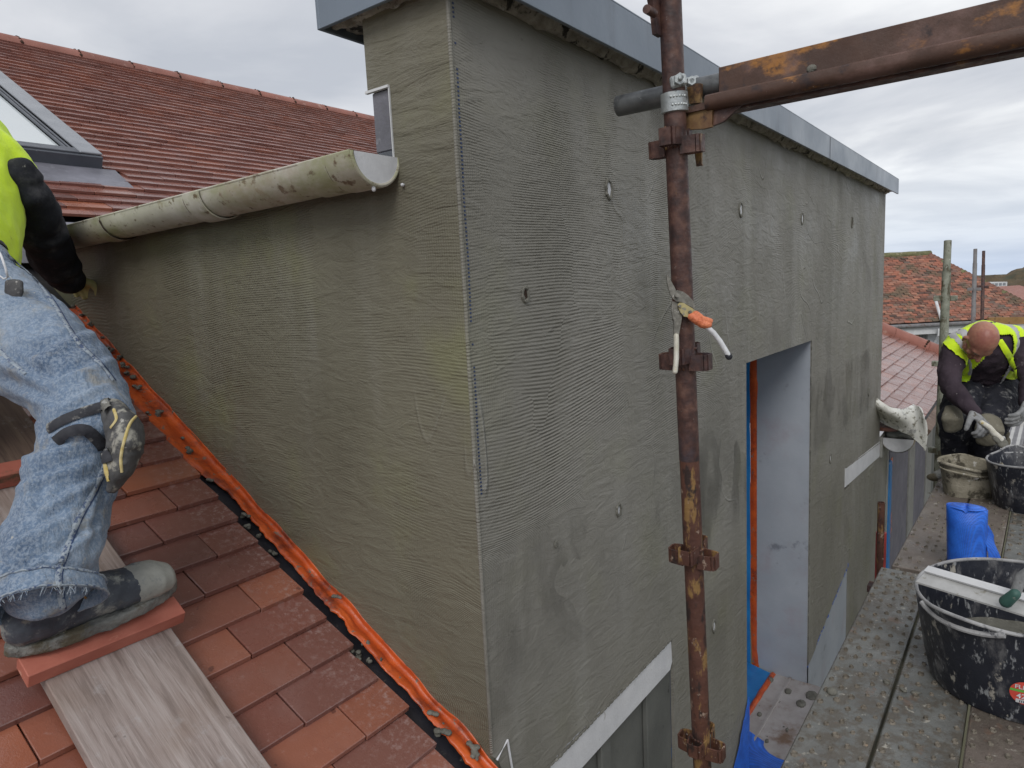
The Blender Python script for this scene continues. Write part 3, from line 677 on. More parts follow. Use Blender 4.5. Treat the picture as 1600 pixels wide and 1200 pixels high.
# ragged mortar left under the cap
def smear(name, p0, p1, inw, n):
    mb = MB()
    def f(u, v):
        p = p0.lerp(p1, u); k = .014 + .020*max(0, fbm((u*(p1-p0).length*14, v*2, 0), 1, 5)) if v < .6 else .0
        return p + inw*(v*(.86+.3*fbm((u*(p1-p0).length*9, 4, 0), 1, 2))) - V((0, 0, k))
    mb.sheet(f, n, 5, .0); return build(mb, name, MAT['oldmortar'], house, smooth=True)
smear('mortar_smear', V((1.06, WY-.002, FZ0+.021)), V((6.2, WY-.002, FZ0+.021)), V((0, -.050, 0)), 500)
smear('mortar_smear', V((CX-.002, .90, FZ0+.021)), V((CX-.002, 1.29, FZ0+.021)), V((-.032, 0, 0)), 60)
mb = MB()
mb.sheet(lambda u, v: V((CX+.01+.3*u, 1.2+.06*v*(1+fbm((u*4, 1, 0), 1)), FZ0+.015+.004*nz((u*20, v*9, 0), 1))), 30, 5, .0); build(mb, 'mortar_smear', MAT['oldmortar'], house, smooth=True)

# --- white uncoated strips at eaves level
def strip(x0, z0, x1, z1, h, cut=0):
    mb = MB(); P = [(x0, z0), (x1, z1), (x1, z1-h+cut*.0), (x1-cut, z1-h), (x0, z0-h)] if cut else [(x0, z0), (x1, z1), (x1, z1-h), (x0, z0-h)]
    mb.slab([P], lambda x, z: (x, WY-.004, z), V((0, .03, 0))); return build(mb, 'white_strip', MAT['white'], house)
mb = MB(); mb.slab([[(1.20, -1.232), (2.081, -1.232), (2.088, -1.325), (2.07, -1.347), (1.20, -1.345)]], lambda x, z: (x, WY+.003, z), V((0, .03, 0)))
build(mb, 'white_strip', MAT['white'], house, label='white strip left bare on the near side of the door')
mb = MB(); mb.slab([[(4.864, -1.300), (6.19, -1.395), (6.19, -1.52), (4.864, -1.432)]], lambda x, z: (x, WY-.003, z), V((0, .02, 0)))
build(mb, 'white_strip', MAT['white'], house, label='white strip left bare beyond the door')
# ragged render lip above the strips
for (xa, za, xb, zb) in ((1.30, -1.239, 2.08, -1.236), (4.87, -1.303, 6.18, -1.405)):
    mb = MB(); n = int((xb-xa)/.02)
    for i in range(n):
        u = (i+.5)/n; mb.ball((xa+(xb-xa)*u, WY-.001, za+(zb-za)*u+.002), (.013, .003+.002*rr.random(), .003+.0035*rr.random()), seg=6, rings=4)
    build(mb, 'render_lip', MAT['mortar'], house, kind='stuff')
# --- lower walls
build(MB().box((.2, WY+.03, -4.5), (2.088, WY+.08, -1.344)), 'lower_wall', MAT['lowwall'], house)
for xa, xb, m in ((1.60, 1.655, 'lowwall'), (1.90, 2.085, 'lowwall')):
    build(MB().bbox((xa, WY+.010, -4.5), (xb, WY+.029, -1.3455), .003), 'wall_batten', MAT[m], house)
build(MB().box((5.022, WY+.004, -4.5), (6.60, WY+.06, -1.44)), 'lower_wall', MAT['front'], house)
build(MB().bbox((6.602, WY-.002, -4.5), (6.68, WY+.05, -1.49), .004), 'wall_post', MAT['post'], house)
build(MB().bbox((6.682, WY-.010, -4.5), (6.83, WY+.05, -1.70), .01), 'blue_membrane_strip', MAT['blue'], house)
build(MB().box((6.832, WY+.012, -4.5), (8.02, WY+.05, -1.50)), 'grey_board', MAT['purple'], house)
mb = MB(); 
for i in range(14):
    mb.ball((6.86+rr.random()*.10, WY+.010, -1.74-i*.075), (.05+.03*rr.random(), .006, .045), seg=8, rings=5)
remesh(mb, 'orange_sealant', MAT['orange'], house, .012, 1)
build(MB().bbox((8.022, WY-.006, -4.5), (8.42, WY+.05, -1.56), .004), 'wall_post', MAT['post'], house)
build(MB().box((8.422, WY+.012, -4.5), (9.55, WY+.05, -1.52)), 'grey_board', MAT['purple'], house)
mb = MB(); [mb.ball((8.47+.05*rr.random(), WY+.008, -1.62-i*.05), (.05, .008, .05), seg=8, rings=5) for i in range(8)]
remesh(mb, 'orange_sealant', MAT['orange'], house, .012, 1)
build(MB().bbox((9.552, WY-.006, -4.5), (10.1, WY+.05, -1.50), .004), 'wall_post', MAT['post'], house)
build(MB().box((10.102, WY+.012, -4.5), (13.0, WY+.05, -1.5)), 'grey_board', MAT['lowwall'], house)
# eaves fascia running on beyond the dormer
mb = MB(); mb.slab([[(6.192, -1.36), (10.3, -1.22), (10.3, -1.36), (6.192, -1.53)]], lambda x, z: (x, WY-.020, z), V((0, .022, 0)))
build(mb, 'eaves_board', MAT['post'], house)
mb = MB(); mb.box((6.19, .66, -.075), (10.45, .735, -.02), RM); build(mb, 'eaves_tray', MAT['brownwood'], house)
# --- door opening
RY = 1.245
build(MB().box((DX1-.002, WY+.006, -2.45), (DX1+.03, RY, DZ1+.004)), 'reveal_board', MAT['reveal'], house, label='pale grey far reveal of the door opening')
build(MB().box((DX0-.03, WY+.013, -2.45), (DX0-.002, RY, DZ1)), 'reveal_board', MAT['reveal'], house)
build(MB().box((DX0, WY+.013, DZ1+.002), (DX1, RY, DZ1+.03)), 'reveal_head', MAT['reveal'], house)
def wav(p, a=.004, s=9): return p + V((a*nz(p, s), a*nz(p, s, 4), a*nz(p, s, 8)))
mb = MB(); mb.sheet(lambda u, v: wav(V((DX1+.0005-.003*sin(u*pi), RY-.004+.043*u-.05*max(0, v-.8)*(1 if v > .8 else 0), DZ1-.001-v*2.03))), 3, 40, .003)
build(mb, 'orange_strip', MAT['orange'], house, smooth=True)
mb = MB(); mb.sheet(lambda u, v: wav(V((DX1+.0005-.002*sin(u*pi), RY+.041+.07*u, DZ1-.001-v*2.06)), .006), 4, 40, .003)
build(mb, 'blue_strip', MAT['blue'], house, smooth=True)
build(MB().box((DX0, RY+.115, -2.5), (DX1+.02, RY+.15, DZ1+.03)), 'boarded_door', MAT['navy'], house)
SZ = -2.378
build(MB().box((DX0-.02, .70, SZ-.05), (DX1+.0, 1.135, SZ)), 'sill', MAT['sill'], house)
build(MB().bbox((DX0, 1.04, SZ+.0005), (DX1-.004, 1.052, SZ+.008), .001), 'sill_ridge', MAT['sill'], house)
mb = MB(); mb.sheet(lambda u, v: wav(V((DX0+.01+(DX1-DX0-.02)*u, 1.128+.034*v, SZ+.004+.012*sin(v*pi))), .006), 30, 3, .003); build(mb, 'orange_strip', MAT['orange'], house, smooth=True)
mb = MB(); mb.sheet(lambda u, v: wav(V((DX0+.01+(DX1-DX0-.02)*u, 1.160+.20*v, SZ+.006+.03*v)), .008), 30, 6, .003); build(mb, 'blue_sheet', MAT['blue'], house, smooth=True)
build(MB().box((DX1+.004, WY+.006, -2.9), (5.6, WY+.05, -2.0)), 'bare_board', MAT['reveal'], house)
mb = MB()
for i in range(46): 
    x = DX1+.01+i*.024; zz = -2.27+.22*(x-DX1)/1.07; mb.ball((x, WY+.002, zz+rr.uniform(-.01, .01)), (.016, .004, .014+.02*rr.random()), seg=6, rings=4)
remesh(mb, 'mesh_fringe', MAT['bluemesh'], house, .006, 1)
mb = MB()
for i in range(60):
    z = DZ1-.01-i*.032+rr.uniform(-.01, .01); mb.ball((DX1+.0, WY-.001, z), (.004+.007*rr.random()**3, .004, .02), seg=6, rings=4)
remesh(mb, 'ragged_render_edge', MAT['mortar'], house, .005, 1)
mb = MB()
for (x, y, r_) in ((3.80, 1.02, .03), (3.72, .93, .04), (3.83, .90, .05), (3.86, 1.14, .03), (3.5, 1.09, .02), (3.3, .99, .016), (3.45, .93, .012)):
    mb.ball((x, y, SZ+.004), (r_, r_*.7, .012), seg=8, rings=5)
remesh(mb, 'mortar_droppings', MAT['mortar'], house, .008, 1, folds(.003, 40), kind='stuff')
# blue mesh below the near pier and lapping onto the sill
mb = MB(); mb.sheet(lambda u, v: V((2.44+.44*u, WY-.006-.004*nz((u*5, v*5, 0), 1), -2.30+.42*u**1.3-.9*v-.03*nz((u*14, 3, 0), 1)*(1-v))), 24, 10, .002)
build(mb, 'blue_mesh_sheet', MAT['bluemesh'], house, smooth=True)
mb = MB(); mb.sheet(lambda u, v: V((2.88+.44*u-.12*v*u, WY+.14-.42*v, SZ+.012+.02*sin(u*5)*sin(v*4)+.02*(1-u))), 14, 12, .002)
build(mb, 'blue_mesh_flap', MAT['bluemesh'], house, smooth=True)
# black membrane and white bead scraps at the foot of the corner
build(MB().box((CX-.001, WY+.006, -1.35), (CX+.2, WY+.03, -1.06)), 'black_membrane', MAT['felt'], house)
mb = MB(); mb.tube([(CX+.012, WY-.003, -1.085), (CX+.055, WY-.003, -1.06), (CX+.075, WY-.003, -1.20)], .003, 6); build(mb, 'white_bead_scrap', MAT['white'], house)

# --- anchor discs showing through torn holes in the coat
for (x, z, rx, disc) in ((1.723, .262, .030, 1), (2.805, .272, .034, 1), (3.729, .283, .034, 1), (4.936, .319, .04, 0), (1.305, -.013, .020, 0),
                         (1.725, -.663, .022, 1), (2.474, -1.363, .030, 1), (4.428, -1.13, .035, 1), (5.645, -.896, .035, 1), (1.388, -.655, .008, 0), (2.25, -.52, .02, 0)):
    mb = MB(); n = 22
    pts = []; rad = []
    for k in range(n):
        a = 2*pi*k/n; q = rx*(.78+.16*nz((cos(a)*1.5+x*3, sin(a)*1.5, z), 1.6)); pts.append((x+cos(a)*q*.72, WY-.0015, z+sin(a)*q*1.05)); rad.append(.0032+.0022*rr.random())
    mb.tube(pts, rad, 6, close=True)
    a_ = build(mb, 'anchor_hole', MAT['mortar'], house, smooth=True)
    mb = MB(); mb.prism([(x+cos(2*pi*k/16)*rx*.50, WY-.0006, z+sin(2*pi*k/16)*rx*.72) for k in range(16)], V((0, .004, 0)))
    build(mb, 'anchor_disc' if disc else 'hole_bottom', MAT['gutterend' if disc else 'crack'], a_)
# --- flashing along the foot of the cheek
mb = MB(); mb.sheet(lambda u, v: R(.985+.11*v, .86+2.9*u, -.036-.016*v+.004*nz((u*20, v*3, 0), 1)), 90, 5, .004)
build(mb, 'black_soaker', MAT['felt'], house, smooth=True)
def oran(u, v):
    s = .90+2.44*u
    wid = .048+.010*nz((s*5, 0, 0), 1)+.007*nz((s*23, 4, 0), 1)+.005*nz((s*70, 4, 0), 1) + .045*min(1, max(0, (s-2.15)/.25))
    a = v; x = CX-.004-wid*a if v > .28 else CX-.004-.002*a
    h = -.018-.06*a if v <= .28 else -.036+.012*sin((a-.28)*4.2)+.004*nz((s*14, a*6, 2), 1)+.022*max(0, a-.6)
    return R(x + .003*nz((s*25, a*5, 0), 1), s, h + (.012*(1-a)*nz((s*9, 9, 0), 1)))
mb = MB(); mb.sheet(oran, 260, 12, .002)
build(mb, 'orange_flashing', MAT['orange'], house, smooth='all')
mb = MB(); pr = random.Random(11)
for (px, py, q) in ((478, 955, 1), (560, 1020, .9), (640, 1000, .3), (527, 930, .8), (383, 803, .8), (385, 822, .7), (404, 835, .4), (426, 862, .6), (572, 1003, .5), (577, 1030, .4), (595, 1029, .3), (675, 1118, 1), (690, 1142, 1.3), (735, 1165, 1), (740, 1180, .8),
                    (250, 645, 1.3), (228, 645, .8), (294, 703, 1), (327, 748, .7), (285, 684, .4), (215, 605, .9), (200, 585, 1.4), (190, 570, 1.2), (185, 556, 1), (172, 545, .9), (160, 525, .5), (140, 505, 1), (120, 480, 1.3), (130, 492, 1.0)):
    d = ray(px, py); nn = RN; t = (V((0, 0, RC))+RN*(-.022)).dot(nn)/d.dot(nn); p = d*t
    for k in range(5):
        mb.ball(p+V((pr.uniform(-1, 1)*.011*q, pr.uniform(-1, 1)*.016*q, pr.uniform(-1, 1)*.009*q-.003)), (.0065*q+.001, .008*q+.001, .0042), seg=7, rings=5)
remesh(mb, 'mortar_blobs', MAT['mortar'], house, .0024, 1, folds(.0018, 130), kind='stuff', label='grey mortar droppings on the orange flashing')

# --- old gutter along the head of the cheek
gt = thing('gutter', (1.03, 1.15, .30), 'old dirty white half round gutter with stop end along the dormer cheek', 'gutter')
GX, GZ, GR = CX-.0655, .298, .0635
def half_pipe(name, y0, y1, r, mat, th=.0035, drop=0, n=24, dent=0.0):
    mb = MB()
    def f(u, v):
        a = pi + pi*v; y = y0+(y1-y0)*u
        return V((GX+cos(a)*r, y, GZ+sin(a)*r*(.96) - drop*u + dent*nz((y*12, v*4, 0), 1)))
    mb.sheet(f, n, 14, -th); return build(mb, name, mat, gt, smooth=True)
def lip(y0, y1, r, x_side):
    mb = MB(); n = 16
    mb.tube([(GX+x_side*r, y0+(y1-y0)*i/n, GZ+.001-.010*((y0+(y1-y0)*i/n)-1.12)) for i in range(n+1)], .0032, 8); return build(mb, 'gutter_lip', MAT['gutter'], gt, smooth=True)
def hp(name, y0, y1, r, mat):
    mb = MB(); mb.sheet(lambda u, v: V((GX+cos(pi+pi*v)*r, y0+(y1-y0)*u, GZ-.010*(y0+(y1-y0)*u-1.12)+sin(pi+pi*v)*r*.98+.0006*nz((u*30, v*9, y0), 1))), max(2, int((y1-y0)/.03)), 16, -.0035)
    return build(mb, name, mat, gt, smooth=True)
hp('channel', 1.25, 3.0, GR-.003, MAT['gutter'])
lip(1.13, 3.0, GR-.001, -1)
for (a, b) in ((1.122, 1.205), (1.72, 1.80), (2.32, 2.39)):
    j_ = hp('joint_bracket', a, b, GR+.0035, MAT['gutter'])
hp('union', 1.206, 1.30, GR+.001, MAT['gutter'])
for yy in (1.2065, 1.802, 2.318):
    mb = MB(); mb.tube([(GX+cos(pi+pi*q/20)*(GR+.0046), yy+.0015*nz((q, yy*9, 0), .6), GZ-.010*(yy-1.12)+sin(pi+pi*q/20)*(GR+.0046)*.98) for q in range(1, 20 if yy < 1.5 else 16)], [.0012+.0014*rr.random() for q in range(1, 20 if yy < 1.5 else 16)], 6)
    build(mb, 'joint_grime', MAT['crack'], gt)
mb = MB(); mb.prism([(GX+cos(pi+pi*q/24)*(GR+.0005), 1.1195, GZ+sin(pi+pi*q/24)*(GR+.0005)*.98) for q in range(25)], V((0, .007, 0))); build(mb, 'stop_end', MAT['gutterend'], gt)
mb = MB(); mb.tube([(GX+cos(pi+pi*q/24)*(GR+.002), 1.121, GZ+sin(pi+pi*q/24)*(GR+.002)*.98) for q in range(25)], .0045, 8); build(mb, 'stop_end_rim', MAT['gutter'], gt, smooth=True)
mb = MB(); mb.capsule([(GX-.01, 1.124, GZ-GR), (GX-.01, 1.124, GZ-GR-.010)], [.0035, .0045], 8); mb.capsule([(CX+.0, 1.108, GZ-GR+.004), (CX-.01, 1.104, GZ-GR+.003)], [.003, .004], 8)
build(mb, 'drip', MAT['gutterend'], gt, smooth=True)

# ================================================================== CRAWL BOARD ON THE ROOF
cb = thing('crawl_board', R(.53, 1.3), 'weathered grey plank lying on the red tiles with red battens across it', 'plank')
build(MB().bbox((.412, .80, .006), (.658, 2.92, .036), .002, RM), 'plank', MAT['plank'], cb)
build(MB().bbox((.382, 1.727, .037), (.686, 1.782, .070), .0015, RM), 'batten', MAT['redwood'], cb)
build(MB().bbox((.395, 2.310, .037), (.685, 2.362, .078), .0015, RM), 'batten', MAT['redwood'], cb)
build(MB().bbox((.427, 2.364, .037), (.668, 2.92, .058), .002, RM), 'upper_board', MAT['brownwood'], cb)

# ================================================================== SCAFFOLD
def V_press(parent, c, axis, mat, lift=.0):
    """four folded strap loops welded round a standard"""
    t = (axis).normalized(); a = (V((1, 0, 0)) - t*t.x).normalized(); b = t.cross(a)
    ang0 = 0.0
    for k in range(4):
        an = ang0 + k*pi/2; d = a*cos(an)+b*sin(an); s_ = t.cross(d)
        up = .020 if k % 2 == 0 else 0.0
        o = c + t*(up+lift); hw = .0185; w0 = .020; L = .058 if k % 2 else .052
        pts = [(.018, -w0), (L-.006, -w0*.80), (L, -w0*.62), (L, w0*.62), (L-.006, w0*.80), (.018, w0)]
        mb = MB()
        for (p, q) in zip(pts[:-1], pts[1:]):
            for _ in (0,):
                A = o+d*p[0]+s_*p[1]; B = o+d*q[0]+s_*q[1]; nrm = (B-A).cross(t).normalized()*.0042
                vs = [A-t*hw, B-t*hw, B+t*hw, A+t*hw]; mb.add(vs+[v+nrm for v in vs], [(0,1,2,3), (7,6,5,4), (0,4,5,1), (1,5,6,2), (2,6,7,3), (3,7,4,0)])
        build(mb, 'wedge_cup', mat, parent)
P0, P1 = PY(1047, 0, .655), PY(1097, 1190, .655)
ax = (P0-P1).normalized()
st = thing('scaffold_standard', P1, 'rusty brown upright scaffold tube with wedge cups in front of the grey wall', 'scaffold tube')
mid = P1+(P0-P1)*.45
mb = MB(); mb.tube([mid, P0+ax*.45], .0245, 28, up=V((1, 0, 0)), cap=True); tb = build(mb, 'tube', MAT['rust'], st, smooth=True, label='dark painted upper length of the rusty standard')
mb = MB(); mb.tube([P1-ax*1.6, mid+ax*.06], .0238, 28, up=V((1, 0, 0))); build(mb, 'tube', MAT['rust2'], st, smooth=True, label='flaking rusty lower length of the standard')
tb2 = MB(); tb2.tube([mid+ax*.0, mid+ax*.001], .01, 6)
for y, m in ((227, 'rust'), (562, 'rust'), (868, 'rust2'), (1163, 'rust2')):
    q = PY(1047+50*y/1190, y, .655)
    V_press(st, q-ax*.004, ax, MAT[m])
mb = MB()
for i in range(60):   # weld beads under the cups
    y = (200, 232, 545, 575, 856, 880, 1150, 1178)[i % 8]; q = PY(1047+50*y/1190, y, .655); a = i*2.4
    mb.ball(q+V((cos(a)*.0245, sin(a)*.0245, 0)), .004, seg=6, rings=4)
build(mb, 'weld', MAT['rust2'], st, kind='stuff')
# hanging bracket at the top of the picture
q0 = PY(1020, 8, .668); 
mb = MB(); T = [PY(1012, -40, .67), PY(1038, -40, .67), PY(1036, 57, .67), PY(1027, 52, .67), PY(1024, 25, .67)]
mb.prism(T, V((0, .012, 0))); build(mb, 'lug_plate', MAT['rust'], st)
mb = MB(); a = PY(1010, 14, .665); b = PY(1022, 21, .665); mb.tube([a, b], .009, 12); build(mb, 'lug_pin', MAT['rust'], st, smooth=True)
# ledger tube
XL_ = 1.585
la, lb = PX(966, 166, XL_), PX(1560, 38, XL_)
ld = (lb-la).normalized()
led = thing('scaffold_ledger', la, 'short ended dark galvanised tube clamped behind the rusty beam', 'scaffold tube')
mb = MB()
def ring_tube(mb, a, b, r, ri, seg=28):
    d = (b-a).normalized(); u = (V((0, 0, 1))-d*d.z).normalized(); v = d.cross(u)
    def f(i, rr_, p): return p+u*cos(2*pi*i/seg)*rr_+v*sin(2*pi*i/seg)*rr_
    vs = []; 
    for (p, q) in ((a+d*.06, ri), (a, ri), (a, r), (b, r), (b, ri), (b-d*.06, ri)): vs += [f(i, q, p) for i in range(seg)]
    fs = [(j*seg+i, j*seg+(i+1) % seg, (j+1)*seg+(i+1) % seg, (j+1)*seg+i) for j in range(5) for i in range(seg)]
    mb.add(vs, fs)
ring_tube(mb, la, la+ld*1.75, .0245, .021); build(mb, 'tube', MAT['galv'], led, smooth=True)
# coupler
cpl = thing('tube_coupler', PY(1052, 132, .63), 'silvery galvanised double coupler with bolt joining tube to upright', 'coupler')
cpt = P1 + (P0-P1)*((1190-133)/1190); ccen = cpt
def band(mb, c, t, r, w, th, a0, a1, n=24):
    t = t.normalized(); a = (V((0, -1, 0)) - t*(-t.y)).normalized(); 
    if a.length < .1: a = (V((1, 0, 0))-t*t.x).normalized()
    b = t.cross(a); vs = []; fs = []
    for i in range(n+1):
        an = a0+(a1-a0)*i/n; d = a*cos(an)+b*sin(an)
        vs += [c+d*r-t*w, c+d*(r+th)-t*w*.92, c+d*(r+th)+t*w*.92, c+d*r+t*w]
    for i in range(n): fs += [(i*4+k, i*4+(k+1) % 4, i*4+4+(k+1) % 4, i*4+4+k) for k in range(4)]
    fs += [(0, 3, 2, 1), (n*4, n*4+1, n*4+2, n*4+3)]; mb.add(vs, fs)
mb = MB(); band(mb, cpt-ax*.0, ax, .0248, .0215, .005, 0, 2*pi-.01, 32); build(mb, 'clamp_band', MAT['galvclean'], cpl, smooth=True)
lc = la + ld*((cpt-la).dot(ld))
mb = MB(); band(mb, lc, ld, .0248, .0215, .005, 0, 2*pi-.01, 32); build(mb, 'clamp_band', MAT['galvclean'], cpl, smooth=True)
fwd = V((-.80, -.60, 0)).normalized()
def hexnut(mb, c, t, r, h):
    t = t.normalized(); a = (V((0, 0, 1))-t*t.z).normalized(); b = t.cross(a)
    mb.prism([c+(a*cos(k*pi/3)+b*sin(k*pi/3))*r for k in range(6)], t*h)
bc = AT(1060, 126, (cpt.dot(CF))-.034)
mb = MB(); mb.bbox((-.017, -.010, -.013), (.019, .010, .012), .004, Matrix.Translation(bc+V((.004, .004, 0))) @ Matrix.Rotation(radians(-52), 4, 'Z') @ Matrix.Rotation(radians(-12), 4, 'Y')); build(mb, 'flap', MAT['galvclean'], cpl, smooth=True)
mb = MB(); mb.tube([bc-fwd*.01, bc+fwd*.026], .0055, 12); build(mb, 'bolt', MAT['galvclean'], cpl, smooth=True)
mb = MB(); hexnut(mb, bc+fwd*.006, fwd, .0125, .010); build(mb, 'nut', MAT['galvclean'], cpl)
b2 = AT(1079, 128, cpt.dot(CF)-.01)
mb = MB(); mb.tube([b2-fwd*.02, b2+fwd*.012], .0055, 12); hexnut(mb, b2+fwd*.004, fwd, .010, .008); build(mb, 'bolt', MAT['galvclean'], cpl, smooth=True)
mb = MB()
for k in range(12):
    an = 2.3+k*.16; a_ = V((0, -1, 0)); b_ = ax.cross(a_); d = a_*cos(an*0+(-.2-k*.11))+b_*sin(-.2-k*.11)
    mb.ball(cpt+d*.0298+ax*(.009 if k % 2 else -.008), .0028, seg=6, rings=4)
build(mb, 'cast_lettering', MAT['galvclean'], cpl, kind='stuff')
# rusty transom beam across the walkway
bm_ = thing('rusty_transom', PX(1125, 150, 1.55), 'long rusty brown steel beam with orange flaking reaching over the walkway', 'steel beam')
YB0, YB1 = .572, -1.1
build(MB().bbox((1.549, YB1, .378), (1.556, YB0, .4615), .0015), 'web', MAT['beam'], bm_)
mb = MB(); n = 60
prof = [(1.548, .372), (1.532, .372), (1.524, .378), (1.520, .388), (1.522, .400), (1.528, .404), (1.530, .400), (1.5265, .392), (1.529, .380), (1.548, .380)]
mb.prism([(x, YB0+.022, z) for x, z in prof], V((0, YB1-YB0-.022, 0))); build(mb, 'lip', MAT['beam'], bm_, smooth=40)
build(MB().bbox((1.557, YB1, .368), (1.600, YB0, .3745), .0015), 'flange', MAT['rust'], bm_)
build(MB().bbox((1.557, YB1, .4545), (1.598, YB0, .461), .0015), 'flange', MAT['rust'], bm_)
mb = MB(); mb.prism([PX(1062, 171, 1.530), PX(1113, 156, 1.530), PX(1113, 168, 1.530), PX(1066, 178, 1.530)], V((.06, 0, 0))); build(mb, 'end_plate', MAT['beam'], bm_)
mb = MB(); mb.prism([PX(1068, 177, 1.536), PX(1113, 167, 1.536), PX(1112, 198, 1.536), PX(1100, 201, 1.536), PX(1069, 203, 1.536)], V((.010, 0, 0))); build(mb, 'end_lug', MAT['ochre'], bm_)
mb = MB(); mb.prism([PX(1113, 166, 1.545), PX(1162, 160, 1.545), PX(1130, 190, 1.545), PX(1104, 200, 1.545)], V((.010, 0, 0))); build(mb, 'gusset', MAT['rust'], bm_)
mb = MB(); mb.prism([PX(1073, 131, 1.545), PX(1095, 130, 1.545), PX(1094, 160, 1.545), PX(1077, 162, 1.545)], V((.012, 0, 0)))
build(mb, 'wedge_head', MAT['ochre'], bm_)
mb = MB(); mb.prism([PX(1084, 228, 1.545), PX(1096, 226, 1.545), PX(1096, 255, 1.545), PX(1098, 258, 1.545), PX(1088, 260, 1.545)], V((.006, 0, 0))); build(mb, 'wedge_tip', MAT['ochre'], bm_)
mb = MB(); mb.ball(PX(1268, 107, 1.5475), (.004, .010, .008), seg=8, rings=5); build(mb, 'mortar_spot', MAT['mortar'], bm_)

# --- walkway bays
def rot2(o, a): return Matrix.Translation(o) @ Matrix.Rotation(a, 4, 'Z')
bp = random.Random(21)
def bay(label, x0, x1, ys, rotz, mats, z, dim, nm='scaffold_walkway'):
    t = thing(nm, (x0, ys[0], z), label, 'walkway')
    Mx = rot2(V((x0, 0, z)), rotz)
    for i, (ya, yb) in enumerate(zip(ys[:-1], ys[1:])):
        dz = bp.uniform(-.003, .003); L = x1-x0
        mb = MB(); mb.bbox((.004, yb+.005, -.045+dz), (L-.004, ya-.003, dz), .004, Mx)
        b = build(mb, 'board', MAT[mats[i % len(mats)]], t)
        if dim and i < 4:
            mb = MB(); nx = int(L/.033)
            for q in range(nx):
                for r_ in range(5):
                    if (q+r_) % 2: continue
                    x = .02+q*.033; y = yb+.020+(ya-yb-.04)*r_/4; 
                    if dim == 2 and bp.random() < .35: continue
                    c = Mx @ V((x+bp.uniform(-.002, .002), y+bp.uniform(-.002, .002), dz))
                    rr_ = bp.uniform(.0055, .0095)
                    # caked ring round a pressed hole
                    k = 7; vs = []; 
                    for m in range(k):
                        a = 2*pi*m/k; h = bp.uniform(.5, 1.2)
                        vs += [c+V((cos(a)*rr_*1.45, sin(a)*rr_*1.1, -.0005)), c+V((cos(a)*rr_*bp.uniform(.8, 1.05), sin(a)*rr_*.8,   .0058*h)), c+V((cos(a)*rr_*.45, sin(a)*rr_*.35, .0012))]
                    fs = []
                    for m in range(k):
                        n2 = (m+1) % k
                        fs += [(m*3, n2*3, n2*3+1, m*3+1), (m*3+1, n2*3+1, n2*3+2, m*3+2)]
                    fs.append(tuple(m*3+2 for m in range(k)))
                    mb.add(vs, fs)
            build(mb, 'dimples', MAT['bump'], b, kind='stuff')
    return t
Y_ = [.448, .270, .088, -.095, -.28, -.46]
bay('near bay of grey dimpled steel boards under the big black tub', -1.0, 3.01, Y_, 0, ['deck', 'deck', 'deck2'], WZ, 1)
bay('middle bay of muddy steel boards under the blue mesh roll', 3.02, 4.92, [.414, .236, .058, -.12, -.30, -.48], radians(-1.2), ['deck2', 'deck2', 'deck'], WZ+.004, 2)
wf = bay('far bay of pale perforated steel boards behind the bending worker', 4.95, 6.9, [.375, .20, .02, -.16, -.34, -.52], radians(-1.4), ['deck3', 'deck3', 'deck4'], WZ-.02, 0)
bay('farthest bay of tan perforated boards beyond the pale boards', 6.92, 11.0, [.33, .155, -.025, -.205, -.385], radians(-1.4), ['deck4'], WZ-.03, 0)
mb = MB()
for q in range(60):
    for r_ in range(12):
        mb.box((4.99+q*.03, .33-r_*.045-(q*.03*.024), WZ-.0198), (4.998+q*.03, .355-r_*.045-(q*.03*.024), WZ-.0185))
build(mb, 'perforations', MAT['lead'], wf, kind='stuff')
mb = MB()
for q in range(24):
    a, b = bp.uniform(1.2, 4.6), bp.uniform(-.2, .42)
    for k in range(3): mb.ball((a+bp.uniform(-.01, .01), b+bp.uniform(-.01, .01), WZ+.001), (bp.uniform(.004, .012),)*2+(.004,), seg=7, rings=4)
mb.ball((1.98, .41, WZ+.004), (.016, .016, .012), seg=8, rings=6)
o = remesh(mb, 'mortar_crumbs', MAT['mortar'], None, .004, 1); o['kind'] = 'stuff'
# transoms under the walkway
for x in (1.0, 2.95, 4.9):
    t = thing('walkway_bearer', (x, .5, WZ-.08), 'rusty cross tube carrying the walkway boards ' + {1.0: 'nearest the camera', 2.95: 'at the joint by the blue roll', 4.9: 'by the feet of the bending worker'}[x], 'scaffold tube')
    mb = MB(); mb.tube([(x, .38, WZ-.075), (x, -1.0, WZ-.075)], .024, 14); build(mb, 'tube', MAT['rust2'], t, smooth=True)

# --- red sleeve tube beside the wall
rs_ = thing('red_sleeve_post', (4.03, .6, -1.75), 'short rusty tube in a red sleeve standing against the wall beyond the door', 'scaffold tube')
a, b = PY(1377, 785, .62), PY(1377, 832, .62)
mb = MB(); ring_tube(mb, a, b-V((0, 0, .6)), .019, .015, 20); build(mb, 'tube', MAT['rust2'], rs_, smooth=True)
mb = MB(); mb.tube([b, b-V((0, 0, 1.1))], .0275, 20); build(mb, 'sleeve', MAT['redpaint'], rs_, smooth=True)
mb = MB(); q = PY(1366, 918, .60); mb.box(q+V((-.03, -.01, -.02)), q+V((.04, .03, .015))); build(mb, 'cup', MAT['rust'], rs_)

